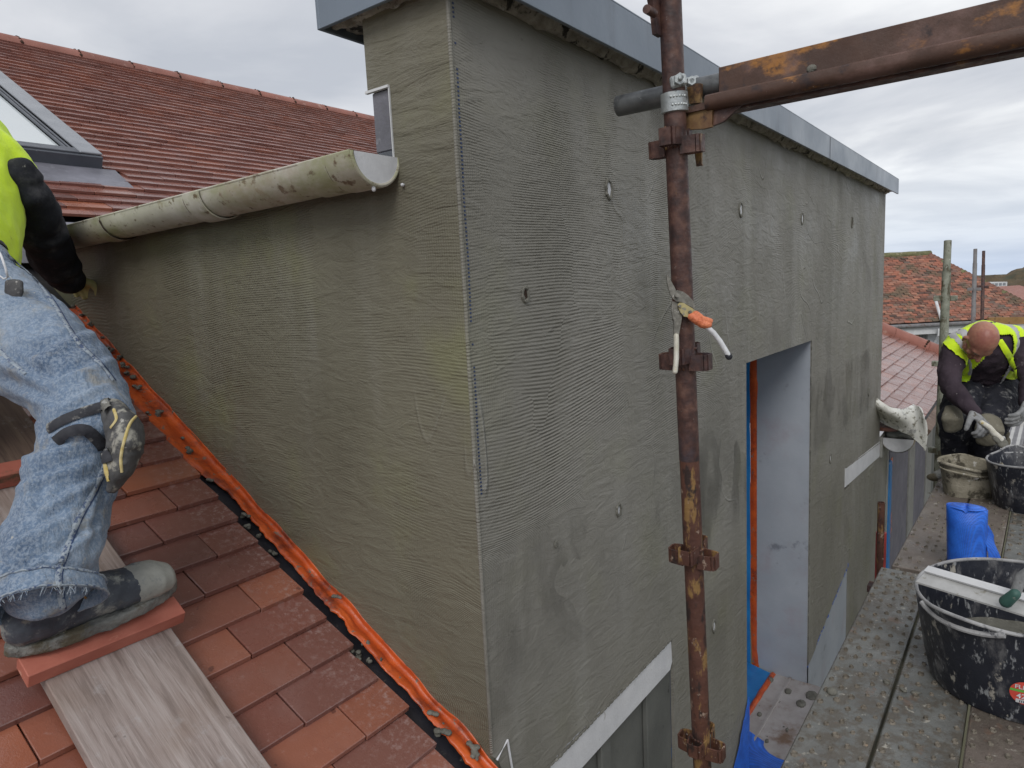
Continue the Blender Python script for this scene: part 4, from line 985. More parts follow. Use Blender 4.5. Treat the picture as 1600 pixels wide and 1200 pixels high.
# --- distant standards
def far_post(px, ytop, ybot, d, r, mat, label, coup, zb=WZ-1.0):
    a = AT(px[0], ytop, d); b = AT(px[1], ybot, d)
    b2_ = b + (b-a).normalized()*1.2
    t = thing('scaffold_standard', b, label, 'scaffold tube', None)
    mb = MB(); mb.tube([a+(b-a)*.13, b2_], r, 18); build(mb, 'tube', MAT[mat], t, smooth=True)
    mb = MB(); mb.tube([a, a+(b-a)*.15], r*.86, 18); build(mb, 'spigot', MAT[mat], t, smooth=True)
    for (cyy, w_) in coup:
        u = (cyy-ytop)/(ybot-ytop); c = a+(b-a)*u
        mb = MB(); side = CR; 
        for sg in (-1, 1):
            Mx = Matrix.Translation(c+side*sg*(r+w_/2)); mb.bbox((-w_*.62, -w_*.62, -.018), (w_*.62, w_*.62, .018), .003, Mx)
        build(mb, 'wedge_cup', MAT[mat], t)
    return t
far_post((1481, 1466), 376, 742, 4.75, .0275, 'mossy', 'pale lichen spotted upright beside the bending worker', [(466, .045), (568, .04), (703, .04)])
far_post((1524, 1519), 389, 560, 8.4, .024, 'steelgrey', 'slim grey upright behind the bending worker', [(452, .05)])
far_post((1537, 1533), 392, 560, 9.0, .0215, 'rust', 'slim dark rusty upright right of the grey one', [(448, .05)])
t = thing('toe_board', AT(1590, 496, 8.2), 'ochre timber board on edge above the bending worker', 'board')
mb = MB(); a, b = AT(1545, 496, 8.3), AT(1720, 494, 8.3); mb.prism([a, b, b+V((0, 0, -.085)), a+V((0, 0, -.085))], V((.03, .02, 0))); build(mb, 'board', MAT['board'], t)
t = thing('loose_timber', AT(1583, 640, 5.9), 'thin tan batten lying on the far pale boards', 'batten')
mb = MB(); a, b = PZ(1581, 602, WZ+.01), PZ(1588, 655, WZ+.03); mb.tube([a, b], (.02, .03), 4); build(mb, 'batten', MAT['board'], t)
t = thing('stacked_boards', AT(1597, 625, 7), 'brown timber stack at the far right edge of the walkway', 'timber')
mb = MB(); c = PZ(1600, 632, WZ); mb.bbox(c+V((0, -.35, 0)), c+V((1.2, .05, .12)), .01); build(mb, 'board', MAT['brownwood'], t)
# white sheeting behind the worker
t = thing('white_sheet_wall', AT(1590, 600, 9), 'white wall panel behind the walkway beyond the bending worker', 'wall panel')
mb = MB(); a, b = PZ(1430, 622, WZ-.02), PZ(1700, 607, WZ-.02)
a = PX(1566, 622, 10.6); b = a+V((-.3, -2.2, 0)); zt_ = PX(1580, 572, 10.6).z; a.z = b.z = -2.6; mb.prism([a, b, V((b.x, b.y, zt_)), V((a.x, a.y, zt_))], V((.05, 0, 0))); build(mb, 'panel', MAT['farwall'], t)

# ================================================================== TUBS, BUCKET, TOOLS
def tub(name, c, rb, rt_, h, label, mats, cat='tub', lean=0, hand=None, pull=0.0, sx=1.0):
    t = thing(name, c, label, cat); c = V(c); mb = MB(); seg = 64; rows = 14
    def P_(u, v, k):
        a = 2*pi*u; rim = h + (.0 if hand is None else .0); r = rb+(rt_-rb)*v**.8 - k
        d = 0.0
        if hand is not None:
            for ha in hand:
                da = (a-ha+pi) % (2*pi)-pi; d += exp(-(da/.33)**2)
        r += .030*d*v**4; z = v*rim + .020*d*v**5 + .006*sin(a*2+1)*v
        r *= 1+.03*cos(a*2+.6)*v
        return c+V((cos(a)*r*sx, sin(a)*r, .004+z + (0.006 if k and v == 0 else 0)))
    mb2 = MB()
    vs = []; fs = []
    N = rows+1
    for k in (0, .006):
        for j in range(N):
            v = j/rows; vv = v
            for i in range(seg): vs.append(P_(i/seg, vv, k))
    for j in range(rows):
        for i in range(seg):
            n2 = (i+1) % seg
            fs.append((j*seg+i, j*seg+n2, (j+1)*seg+n2, (j+1)*seg+i)); o = N*seg
            fs.append((o+j*seg+i, o+(j+1)*seg+i, o+(j+1)*seg+n2, o+j*seg+n2))
    for i in range(seg):
        n2 = (i+1) % seg; fs.append((rows*seg+i, rows*seg+n2, N*seg+rows*seg+n2, N*seg+rows*seg+i))
    fs.append(tuple(range(seg-1, -1, -1))); fs.append(tuple(N*seg+i for i in range(seg)))
    mb.add(vs, fs); build(mb, 'body', mats[0], t, smooth=50)
    mb = MB(); mb.tube([P_(i/seg, 1.0, .003)+V((0, 0, .001)) for i in range(seg)], .0052, 8, close=True); build(mb, 'rim', mats[1], t, smooth=True)
    if hand is not None:
        for ha in hand:
            pts = []
            for q in range(17):
                s = -1+2*q/16; a = ha+s*.42; p = P_(a/2/pi % 1, 1.0, 0); d = V((cos(a), sin(a), 0)); lift = (1-s*s)
                pts.append(p + d*(.006-.020*lift) + V((0, 0, -.004-.030*lift)))
            mb = MB(); mb.tube(pts, .0075, 8); build(mb, 'handle', mats[1], t, smooth=True)
    mb = MB(); mb.sheet(lambda u, v: c+V((cos(2*pi*u)*v*(rb+(rt_-rb)*.34-.004)*sx, sin(2*pi*u)*v*(rb+(rt_-rb)*.34-.004), h*.28+.010*fbm((cos(2*pi*u)*v*3, sin(2*pi*u)*v*3, 0), 1)+.02*v*v)), 40, 10)
    build(mb, 'mortar_fill', MAT['mortar'], t, smooth=True)
    return t, P_
TBC = (2.30, -.012, WZ)
tb_, TP = tub('flexible_tub', TBC, .212, .262, .262, 'large black flexible mixing tub smeared with mortar on the near boards', (MAT['tub'], MAT['tubrim']), hand=(radians(150), radians(-30)))
# sticker
def on_tub(dx, dz, off):
    """point on the tub wall: angle from the sticker centre, height"""
    a = SA + dx/.235; 
    v = dz/.262; p = TP((a/2/pi) % 1, v, 0); return p + V((cos(a), sin(a), -.15)).normalized()*off
SA = radians(196)
for q in range(140, 260):
    s_ = TP(radians(q)/2/pi, .095/.262, 0); z_ = s_.dot(CF); sx_ = 800+FPX*s_.dot(CR)/z_
    if sx_ >= 1602: SA = radians(q); break
mb = MB(); n = 28
ctr = .098
def stick(poly, off, name, mat, th=.0006):
    mb = MB(); pts = [on_tub(x, ctr+z, off) for x, z in poly]; c0 = on_tub(sum(p[0] for p in poly)/len(poly), ctr+sum(p[1] for p in poly)/len(poly), off+.0004)
    mb.add(pts+[c0], [(i, (i+1) % len(pts), len(pts)) for i in range(len(pts))]); return build(mb, name, mat, tb_)
RSK = .034
stick([(cos(2*pi*i/n)*RSK, sin(2*pi*i/n)*RSK) for i in range(n)], .0012, 'sticker', MAT['reds'])
zb = [-.4, -.2, 0, .2, .4]
mb = MB(); mb.sheet(lambda u, v: on_tub((-1+2*u)*sqrt(max(0, RSK**2-(.003+.007*v)**2))*.985, ctr+.003+.007*v, .0022), 16, 1); build(mb, 'sticker_band', MAT['greens'], tb_)
mb = MB(); mb.sheet(lambda u, v: on_tub(-.020+.04*u, ctr-.030+.011*v, .0022), 8, 1); build(mb, 'sticker_panel', MAT['pvc'], tb_)
for q in range(7):
    pass
mb = MB(); [mb.sheet(lambda u, v: on_tub(-.012+q*.004+.0016*u, ctr-.0285+.007*v, .0027), 1, 1) for q in range(7)]; build(mb, 'barcode', MAT['dark'], tb_)
def text_on(txt, size, x0, z0, mat, off=.0024, name='lettering'):
    cu = bpy.data.curves.new('t', 'FONT'); cu.body = txt; cu.size = size; cu.offset = size*.02
    ob = bpy.data.objects.new('t', cu); COL.objects.link(ob)
    dg = bpy.context.evaluated_depsgraph_get(); me = bpy.data.meshes.new_from_object(ob.evaluated_get(dg)); bpy.data.objects.remove(ob)
    for v in me.vertices: v.co = on_tub(x0+v.co.x, z0+v.co.y, off)
    return link(name, me, mat, tb_)
PINV[tb_.name] = Matrix.Translation(-V(TBC))
text_on('FLE', .0165, -.0235, ctr+.0125, MAT['white']); text_on('42', .020, -.019, ctr-.016, MAT['white'])

sb_ = thing('spreading_blade', PZ(1500, 920, -.9), 'long aluminium skimming blade with green handle laid across the big tub', 'plastering tool')
ZR = TP(.4, 1, 0).z + .012
a, b = PZ(1440, 905, ZR), PZ(1660, 972, ZR+.01); d = (b-a).normalized(); s_ = V((0, 0, 1)).cross(d).normalized()
def blade(mb, prof, a, L): mb.prism([a+s_*x+V((0, 0, 1))*z for x, z in prof], d*L)
mb = MB(); blade(mb, [(-.030, -.004), (.020, .010), (.032, .022), (.030, .026), (.016, .016), (-.030, .001)], a, .62); build(mb, 'blade', MAT['alu'], sb_)
mb = MB(); blade(mb, [(.014, .018), (.033, .028), (.033, .034), (.010, .024)], a, .62); build(mb, 'back_edge', MAT['pvc'], sb_)
g0 = PZ(1577, 935, ZR+.03)
mb = MB(); mb.capsule([PZ(1572, 940, ZR+.03), PZ(1586, 928, ZR+.06)], [.016, .013], 14); build(mb, 'handle_base', MAT['green'], sb_, smooth=True)
mb = MB(); mb.capsule([AT(1586, 928, g0.dot(CF)-.01), AT(1596, 902, g0.dot(CF)-.02), AT(1630, 880, g0.dot(CF)-.05)], [.012, .014, .015], 14); build(mb, 'handle_grip', MAT['glove'], sb_, smooth=True)

tub('mixing_tub', (4.12, -.03, WZ), .135, .185, .235, 'smaller black mortar tub beside the square bucket at the worker\'s feet', (MAT['tub'], MAT['tubrim']), hand=(radians(200), radians(20)))
# square bucket
sq = thing('square_bucket', (4.22, .22, WZ), 'square mortar caked bucket in front of the bending worker', 'bucket')
mb = MB(); N = 44; rows = 12
def SQ(a, v, k):
    e = 4.0; c_, s2 = cos(a), sin(a); r = (abs(c_)**e+abs(s2)**e)**(-1/e)
    hw = (.108+.022*v)-k; p = V((c_*r*hw*.92, s2*r*hw, v*(.17+.012*sin(a*3+1))))
    p = Matrix.Rotation(radians(14), 3, 'Z') @ p
    return V((4.24, .225, WZ+.004)) + p*(1+.03*nz(p, 16)*v) + V((.0, 0, .006 if k and v == 0 else 0))
vs = [SQ(2*pi*i/N, j/rows, k) for k in (0, .008) for j in range(rows+1) for i in range(N)]; fs = []
for j in range(rows):
    for i in range(N):
        n2 = (i+1) % N; o = (rows+1)*N
        fs += [(j*N+i, j*N+n2, (j+1)*N+n2, (j+1)*N+i), (o+j*N+i, o+(j+1)*N+i, o+(j+1)*N+n2, o+j*N+n2)]
for i in range(N): fs.append((rows*N+i, rows*N+(i+1) % N, (2*rows+1)*N+(i+1) % N, (2*rows+1)*N+i))
fs.append(tuple(range(N-1, -1, -1))); fs.append(tuple((rows+1)*N+i for i in range(N)))
mb.add(vs, fs); build(mb, 'body', MAT['caked'], sq, smooth=50)
mb = MB(); mb.tube([SQ(2*pi*i/N, .97, -.004) for i in range(N)], .008, 8, close=True); build(mb, 'rim', MAT['caked'], sq, smooth=True)
mb = MB(); mb.tube([SQ(pi*.5+pi*1.05*i/16, .86-.05*sin(pi*i/16), -.012-.012*sin(pi*i/16)) for i in range(17)], .005, 8); build(mb, 'handle', MAT['caked'], sq, smooth=True)

# blue mesh roll
br = thing('mesh_roll', (3.02, .165, WZ), 'upright roll of bright blue reinforcing mesh on the walkway', 'mesh roll')
C0 = PZ(1507, 905, WZ); C0 = V((C0.x+.09, C0.y, WZ)); HM = .262
tiltv = V((.05, .035, 1)).normalized()
def rollf(u, v):
    th_ = u*2*pi*3.4; r = .047+.0045*u*3.4
    r2 = r*(1.0 + (.06*cos(th_*2+.5)*v)); flat = 1-.35*max(0, v-.8)/.2
    return C0 + V((cos(th_+2.2)*r2*flat, sin(th_+2.2)*r2*(1.08), 0)) + tiltv*(HM*v*(1-.012*sin(th_*1.0)))
mb = MB(); mb.sheet(rollf, 220, 14, .0015); build(mb, 'roll', MAT['bluemesh'], br, smooth='all')
mb = MB(); mb.sheet(lambda u, v: C0 + tiltv*(HM*.985+.012*(1-v*v)) + V((cos(2*pi*u)*v*.046, sin(2*pi*u)*v*.064, 0))+V((0, 0, -.012*exp(-(sin(2*pi*u)*v*.064/.006)**2))), 40, 12, .0015); build(mb, 'folded_end', MAT['bluemesh'], br, smooth='all')
mb = MB(); mb.sheet(lambda u, v: C0 + V((-.02+.05*u, -.062-.038*u-.012*sin(v*5), 0))+tiltv*(HM*(.02+(.80-.25*u*u)*v)), 10, 14, .0015); build(mb, 'loose_end', MAT['bluemesh'], br, smooth='all')

# curled splashed sheet over the far gutter end + gutter
g2 = thing('gutter', (6.3, .86, -1.25), 'old white gutter end sticking out under the curled sheet', 'gutter')
gc = PX(1402, 688, 6.22)
mb = MB(); mb.sheet(lambda u, v: gc+V((.9*u, cos(pi+pi*v)*.125, .02+sin(pi+pi*v)*.125)), 6, 18, -.006); build(mb, 'channel', MAT['gutter'], g2, smooth=True)
mb = MB(); mb.prism([gc+V((.0, cos(pi+pi*q/18)*.118, .012+sin(pi+pi*q/18)*.118)) for q in range(19)], V((.008, 0, 0))); build(mb, 'stop_end', MAT['gutterend'], g2)
mb = MB(); 
for q in range(9): mb.ball(gc+V((.06+.1*(q % 3), -.08+.02*q, .03+.012*(q % 2))), (.06, .05, .028), seg=8, rings=6)
remesh(mb, 'debris', MAT['lowwall'], g2, .012, 2, folds(.008, 14))
cl = thing('splashed_sheet', (6.3, .8, -1.1), 'curled off-white sheet splashed with mortar lying over the far gutter end', 'sheet')
ctl = [  # rows back->front, pixels with distance
    [(1368, 622, 6.25), (1392, 636, 6.5), (1410, 640, 6.55), (1428, 633, 6.5), (1441, 640, 6.35), (1447, 668, 6.2)],
    [(1368, 634, 6.1), (1390, 646, 6.3), (1410, 652, 6.35), (1428, 650, 6.3), (1442, 662, 6.15), (1448, 688, 6.05)],
    [(1368, 648, 5.95), (1388, 660, 6.05), (1408, 668, 6.1), (1427, 672, 6.1), (1440, 686, 6.0), (1447, 703, 5.95)],
    [(1368, 655, 5.85), (1384, 664, 5.85), (1402, 672, 5.85), (1420, 679, 5.85), (1433, 690, 5.85), (1446, 703, 5.85)]]
def onroof(px, py, h):
    d = ray(px, py); return d*(((V((0, 0, RC))+RN*h).dot(RN))/d.dot(RN))
G_ = [[(onroof(a, b, .035) if j < 2 and a < 1438 else PX(a, b, 6.02 if a > 1438 else 6.0+.25*(1438-a)/70)) for a, b, c in r] for j, r in enumerate(ctl)]
for r in G_:
    for q in r:
        if q.x < 6.0: q *= 6.0/q.x
def cr(p0, p1, p2, p3, t): return .5*((2*p1)+(-p0+p2)*t+(2*p0-5*p1+4*p2-p3)*t*t+(-p0+3*p1-3*p2+p3)*t**3)
def spl(L, u):
    n = len(L)-1; x = min(u*n, n-1e-6); i = int(x); t = x-i
    return cr(L[max(i-1, 0)], L[i], L[i+1], L[min(i+2, n)], t)
mb = MB(); mb.sheet(lambda u, v: spl([spl(r, u) for r in G_], v)+V((0, 0, .006*nz((u*7, v*5, 0), 1))), 44, 20, .010); build(mb, 'sheet', MAT['cloth'], cl, smooth='all')
mb = MB(); mb.bbox(PX(1382, 668, 6.3)+V((-.02, -.10, -.03)), PX(1382, 668, 6.3)+V((.5, .16, 0)), .004, ); t = thing('broken_tiles', PX(1382, 670, 6.3), 'broken brown tile pieces stuffed under the curled sheet', 'tile'); build(mb, 'tile', MAT['tile_i'], t)

# ================================================================== TIN SNIPS hung in a cup
sn = thing('tin_snips', AT(1060, 500, 1.53), 'dirty tin snips with orange taped grip hanging in the upright\'s wedge cup', 'tin snips')
SD = 1.580
def Z2(x, y, d=SD): return AT(980+x/5.455, 400+y/5.455, d)
def plate(name, poly, d, th, mat):
    mb = MB(); mb.prism([Z2(x, y, d) for x, y in poly], CF*th); return build(mb, name, mat, sn)
plate('jaw', [(335, 160), (352, 172), (375, 215), (400, 258), (415, 290), (402, 318), (376, 318), (355, 285), (342, 225)], SD-.004, .006, MAT['snips'])
plate('jaw', [(410, 116), (425, 130), (452, 172), (474, 225), (483, 305), (455, 325), (425, 330), (412, 270), (408, 190)], SD+.004, .006, MAT['snips'])
plate('pivot_plate', [(352, 272), (400, 300), (430, 290), (480, 305), (520, 335), (560, 380), (584, 438), (560, 442), (520, 420), (462, 392), (420, 388), (390, 362), (368, 325)], SD-.010, .005, MAT['snips'])
plate('link_plate', [(432, 412), (448, 396), (480, 400), (560, 448), (598, 476), (575, 520), (530, 522), (485, 515), (455, 480), (440, 445)], SD-.014, .005, MAT['yellowpaint'])
plate('handle_arm', [(382, 385), (455, 400), (474, 480), (462, 560), (440, 680), (398, 680), (396, 560), (378, 470)], SD-.003, .006, MAT['snips'])
for (x, y, r) in ((425, 335, .0048), (450, 426, .0030), (538, 477, .0038), (402, 533, .0030)):
    mb = MB(); c = Z2(x, y, SD-.019); mb.tube([c, c+CF*.014], r, 12); build(mb, 'rivet', MAT['snips'], sn, smooth=True)
mb = MB(); pp = [Z2(x, y, SD-.012) for x, y in ((560, 500), (600, 540), (655, 590), (705, 585))]
mb.capsule([Z2(545, 515, SD-.012), Z2(590, 545, SD-.012), Z2(640, 580, SD-.012), Z2(690, 590, SD-.012)], [(.010, .008), (.0125, .009), (.0125, .009), (.0105, .008)], 14, up=CF)
mb.capsule([Z2(585, 495, SD-.014), Z2(640, 540, SD-.014), Z2(705, 555, SD-.014)], [.0075, .008, .0065], 10)
remesh(mb, 'orange_grip', MAT['orangetape'], sn, .0016, 2, folds(.0012, 120))
mb = MB(); mb.capsule([Z2(675, 600, SD-.011), Z2(735, 655, SD-.010), Z2(790, 725, SD-.009), Z2(832, 795, SD-.008), Z2(862, 845, SD-.008)], [(.0072, .006), (.0080, .006), (.0074, .006), (.0072, .006), (.0078, .006)], 14, up=CF); build(mb, 'white_grip', MAT['whitegrip'], sn, smooth='all')
mb = MB(); mb.capsule([Z2(862, 848, SD-.008), Z2(868, 858, SD-.008)], .0078, 12); build(mb, 'grip_cap', MAT['strap'], sn, smooth='all')
mb = MB(); mb.capsule([Z2(418, 680, SD-.006), Z2(420, 760, SD-.004), Z2(418, 880, SD-.004), Z2(408, 985, SD-.006)], [(.0085, .006), (.0078, .006), (.0076, .006), (.0078, .006)], 14, up=CF); build(mb, 'cream_grip', MAT['cream'], sn, smooth='all')

# ================================================================== FAR HOUSE (old tiles), roofs beyond
U = V((sin(AZ), -cos(AZ), 0)); W = V((cos(AZ), sin(AZ), 0))
FD = 24.0
def FH(px, py, depth=0.0):
    """point on the vertical plane facing the camera at forward distance FD+depth"""
    r = ray(px, py); return r*((FD+depth)/r.dot(W))
fh = thing('far_house', FH(1480, 520)+V((0, 0, -5)), 'white house with an old mossy hipped clay tile roof beyond the scaffold', 'house')
e0, e1 = FH(1380, 507), FH(1600, 500); ez = e0.z; uz0 = e0.dot(U); uz1 = e1.dot(U)
def FP(u, d, z): return U*u + W*(FD+d) + V((0, 0, z))
ridz = FH(1450, 396, 2.95).z; RISE = ridz-ez; RUN = 2.95; SLT = sqrt(RISE**2+RUN**2)
ur = FH(1448, 396, 2.95).dot(U)                      # where ridge meets hip
uh = FH(1640, 502).dot(U)                       # hip foot
mb = MB(); rg = random.Random(9); NR = 34
for i in range(NR):
    t0 = i/NR; u = uz0-9 + (.125 if i % 2 else 0)
    lim = uh + (ur-uh)*t0 - .03
    while u < lim:
        wd = min(.245, lim-u)
        if wd > .05:
            d0 = RUN*t0; z0 = ez+RISE*t0; j = rg.uniform(-.012, .012); k = rg.uniform(0, .012)
            A = FP(u+.004, d0-.02, z0+.028+j+k); B = FP(u+wd-.008, d0-.02, z0+.028-j+k)
            up_ = (W*RUN+V((0, 0, RISE)))/NR*1.25 - V((0, 0, .02))
            dn_ = V((0, 0, -.022))
            mb.add([A, B, B+up_, A+up_, A+dn_, B+dn_], [(0, 1, 2, 3), (4, 5, 1, 0)])
        u += .25
build(mb, 'old_tiles', MAT['oldtile'], fh, kind='stuff')
mb = MB(); mb.prism([FP(uz0-9, .05, ez), FP(uh, .05, ez), FP(ur, RUN+.05, ez+RISE-.02), FP(uz0-9, RUN+.05, ez+RISE-.02)], V((0, 0, -.05))); build(mb, 'roof_slope', MAT['dark'], fh)
mb = MB(); mb.prism([FP(uh, .05, ez), FP(uh, 2*RUN, ez), FP(ur, RUN+.05, ez+RISE-.02)], V((0, 0, -.05))); mb.prism([FP(uh, 2*RUN, ez), FP(uz0-9, 2*RUN, ez), FP(uz0-9, RUN+.05, ez+RISE-.02), FP(ur, RUN+.05, ez+RISE-.02)], V((0, 0, -.05))); build(mb, 'roof_slope', MAT['ridge'], fh)
mb = MB(); mb.tube([FP(uz0-9+i*.4, RUN, ez+RISE-.03+.012*(i % 2)) for i in range(int((ur-uz0+9)/.4)+2)], .13, 10); build(mb, 'ridge', MAT['moss'], fh, smooth='all')
for i in range(30):
    t0 = i/30; p = FP(uh+(ur-uh)*t0, RUN*t0-.03, ez+RISE*t0+.05); q = FP(uh+(ur-uh)*(t0+.036), RUN*(t0+.036)-.03, ez+RISE*(t0+.036)+.02)
    mb = MB(); s_ = U*.11
    mb.add([p-s_-V((0, 0, .03)), p+V((0, 0, .06)), p+s_*1.2-V((0, 0, .05)), q+s_*1.2-V((0, 0, .08)), q+V((0, 0, .03)), q-s_-V((0, 0, .06)), p-V((0, 0, .06))], [(0, 1, 4, 5), (1, 2, 3, 4), (0, 6, 2, 1)])
    build(mb, 'hip_tile', MAT['oldtile'] if i % 5 else MAT['moss'], fh)
mb = MB(); mb.prism([FP(uz0-9, .35, ez-.1), FP(uh-.3, .35, ez-.1), FP(uh-.3, .35, -7.5), FP(uz0-9, .35, -7.5)], W*5.2); build(mb, 'wall', MAT['farwall'], fh)
build(MB().prism([FP(uz0-9, .02, ez-.14), FP(uh-.1, .02, ez-.14), FP(uh-.1, .02, ez-.42), FP(uz0-9, .02, ez-.42)], W*.32), 'fascia_board', MAT['pvc'], fh)
mb = MB(); mb.tube([FP(uz0-9, -.06, ez-.10), FP(uh-.1, -.06, ez-.10)], .075, 12); build(mb, 'gutter', MAT['steelgrey'], fh, smooth='all')
q = FH(1468, 505); uq = q.dot(U)
mb = MB(); mb.box((-.10, -.10, -.16), (.10, .10, .10), Matrix.Translation(FP(uq, -.12, ez-.33))); build(mb, 'hopper', MAT['pvc'], fh)
mb = MB(); mb.tube([FP(uq, -.05, ez-.4), FP(uq, .20, ez-.75), FP(uq, .22, -7)], .05, 10); build(mb, 'downpipe', MAT['pvc'], fh, smooth='all')
mb = MB(); mb.tube([FP(uq+.02, -.15, ez-.1), FP(uq+.02, .35, ez+.85)], .05, 8); build(mb, 'soil_pipe', MAT['pvc'], fh, smooth='all')
mb = MB(); q = FH(1451, 524); uv = q.dot(U)
for i in range(7):
    mb.box((-.17+i*.052, -.012, -.17), (-.150+i*.052, .0, .17), Matrix(((U.x, W.x, 0, 0), (U.y, W.y, 0, 0), (0, 0, 1, 0), (0, 0, 0, 1))).copy() if False else Matrix.Translation(FP(uv, .345, q.z)) @ Matrix.Rotation(AZ-pi/2, 4, 'Z'))
    mb.box((-.17, -.014, -.17+i*.052), (.17, -.004, -.155+i*.052), Matrix.Translation(FP(uv, .345, q.z)) @ Matrix.Rotation(AZ-pi/2, 4, 'Z'))
build(mb, 'air_vent', MAT['lowwall'], fh)
q = FH(1438, 526); mb = MB(); mb.box((-.27, -.02, -.16), (.16, 0, .16), Matrix.Translation(FP(q.dot(U), .345, q.z)) @ Matrix.Rotation(AZ-pi/2, 4, 'Z')); build(mb, 'wall_patch', MAT['brownpatch'], fh)
# distant roofs and the white flat-roofed block
def far_block(name, px0, px1, ytop, ybot, dist, dep, mat, label, cat, roofm=None, rh=0):
    a, b = ray(px0, ytop), ray(px1, ytop); a = a*(dist/a.dot(W)); b = b*(dist/b.dot(W)); bz = ray(px0, ybot); bz = (bz*(dist/bz.dot(W))).z
    t = thing(name, V((a.x, a.y, bz-8)), label, cat); zt = (a.z+b.z)/2
    mb = MB(); mb.prism([V((a.x, a.y, zt)), V((b.x, b.y, zt)), V((b.x, b.y, bz-8)), V((a.x, a.y, bz-8))], W*dep); build(mb, 'wall', mat, t)
    if roofm:
        mb = MB(); A = V((a.x, a.y, zt+.02)); B = V((b.x, b.y, zt+.02)); e = (B-A)*.04; h = V((0, 0, rh))
        mb.add([A-e, B+e, B+W*dep+e, A+W*dep-e, A+W*dep/2+h, B+W*dep/2+h], [(0, 1, 5, 4), (2, 3, 4, 5), (0, 4, 3), (1, 2, 5)]); build(mb, 'roof', roofm, t)
    return t, a, b, zt
t, a, b, zt = far_block('flat_roofed_block', 1540, 1574, 441, 452, 170, 14, MAT['pvc'], 'long white flat roofed block at the foot of the wooded hill', 'building')
for i in range(5):
    mb = MB(); p = a.lerp(b, .08+.18*i); q = a.lerp(b, .20+.18*i); p.z = q.z = zt-.25; mb.prism([p-W*.05, q-W*.05, q-W*.05+V((0, 0, -.6)), p-W*.05+V((0, 0, -.6))], W*.03); build(mb, 'window', MAT['greymetal'], t)
far_block('grey_shed', 1560, 1597, 449.5, 455, 120, 12, MAT['greymetal'], 'low grey metal shed roof below the white block', 'shed')
far_block('red_roofed_house', 1560, 1640, 462, 480, 75, 9, MAT['farwall'], 'brownish red tiled roof just below the grey shed', 'house', MAT['ridge'], 1.0)
far_block('red_roofed_house', 1583, 1680, 470, 490, 55, 9, MAT['farwall'], 'nearer red tiled roof at the right edge of the picture', 'house', MAT['ridge'], .9)

# ================================================================== PEOPLE
from mathutils.bvhtree import BVHTree
def bvh_of(*obs):
    vs = []; ps = []
    for o in obs:
        b = len(vs); vs += [v.co.copy() for v in o.data.vertices]; ps += [[i+b for i in p.vertices] for p in o.data.polygons]
    return BVHTree.FromPolygons(vs, ps)
def smooth_path(pts, n): 
    return [spl(pts, i/n) for i in range(n+1)]
def ribbon(name, path, w, bvh, mat, parent, off=.0015, th=.0015, n=40, up=None):
    """narrow strip laid on a surface: path is a list of points in front of it, dropped on along the line of sight"""
    P = smooth_path([V((p[0], p[1], 0)) for p in path], n); L = []
    for p in P:
        d = ray(p.x, p.y).normalized(); h = bvh.ray_cast(V((0, 0, 0)), d)
        if h[0] is not None: L.append((h[0], h[1]))
    if len(L) < 3: return None
    mb = MB(); vs = []; 
    for i, (p, nn) in enumerate(L):
        t = (L[min(i+1, len(L)-1)][0]-L[max(i-1, 0)][0]).normalized()
        if nn.dot(p) > 0: nn = -nn
        s_ = t.cross(nn).normalized()*(w/2); o = p+nn*off
        vs += [o-s_, o-s_*.4+nn*th, o+s_*.4+nn*th, o+s_]
    fs = [(i*4+k, i*4+k+1, i*4+5+k, i*4+4+k) for i in range(len(L)-1) for k in range(3)]
    mb.add(vs, fs); return build(mb, name, mat, parent, smooth='all')
def hand(mb, wrist, dirv, palmn, s=1.0, curl=.9, thumb=1, fat=1.25):
    """palm, four fingers of unequal length with knuckle bends, thumb from the side; fingers curl towards palmn"""
    d = dirv.normalized(); n = (palmn - d*palmn.dot(d)).normalized(); side = d.cross(n)*thumb
    palm0 = wrist; palm1 = wrist + d*.085*s
    mb.capsule([palm0, palm0+d*.04*s, palm1], [(.016*s, .028*s), (.016*s, .040*s), (.014*s, .041*s)], 12, up=n)
    for i, (o, L) in enumerate(((.030, .070), (.010, .080), (-.010, .075), (-.030, .058))):
        p = palm1 + side*o*s - n*.001; q = [p - d*.01*s]; a = .25*curl; r = .0095*s*fat
        for k, f in enumerate((.45, .32, .23)):
            a += curl*(.42 if k == 0 else .55); p = p + (d*cos(a)+n*sin(a))*L*f*s; q.append(p)
        mb.capsule(q, [r, r, r*.92, r*.8], 8)
    p = palm0 + d*.025*s + side*.030*s; q = [p]
    for k, L in enumerate((.036, .030, .026)):
        v = (d*(.65-.1*k)+side*(.55-.35*k)+n*(.30+.35*k)).normalized(); p = p+v*L*s; q.append(p)
    mb.capsule(q, [.014*s*fat, .012*s*fat, .0105*s*fat, .009*s*fat], 8)
def head(c, fw, upv, s=1.0):
    """returns matrix of the head frame: x right, y forward, z up"""
    y = fw.normalized(); z = (upv-y*upv.dot(y)).normalized(); x = y.cross(z)
    return Matrix(((x.x*s, y.x*s, z.x*s, c.x), (x.y*s, y.y*s, z.y*s, c.y), (x.z*s, y.z*s, z.z*s, c.z), (0, 0, 0, 1)))
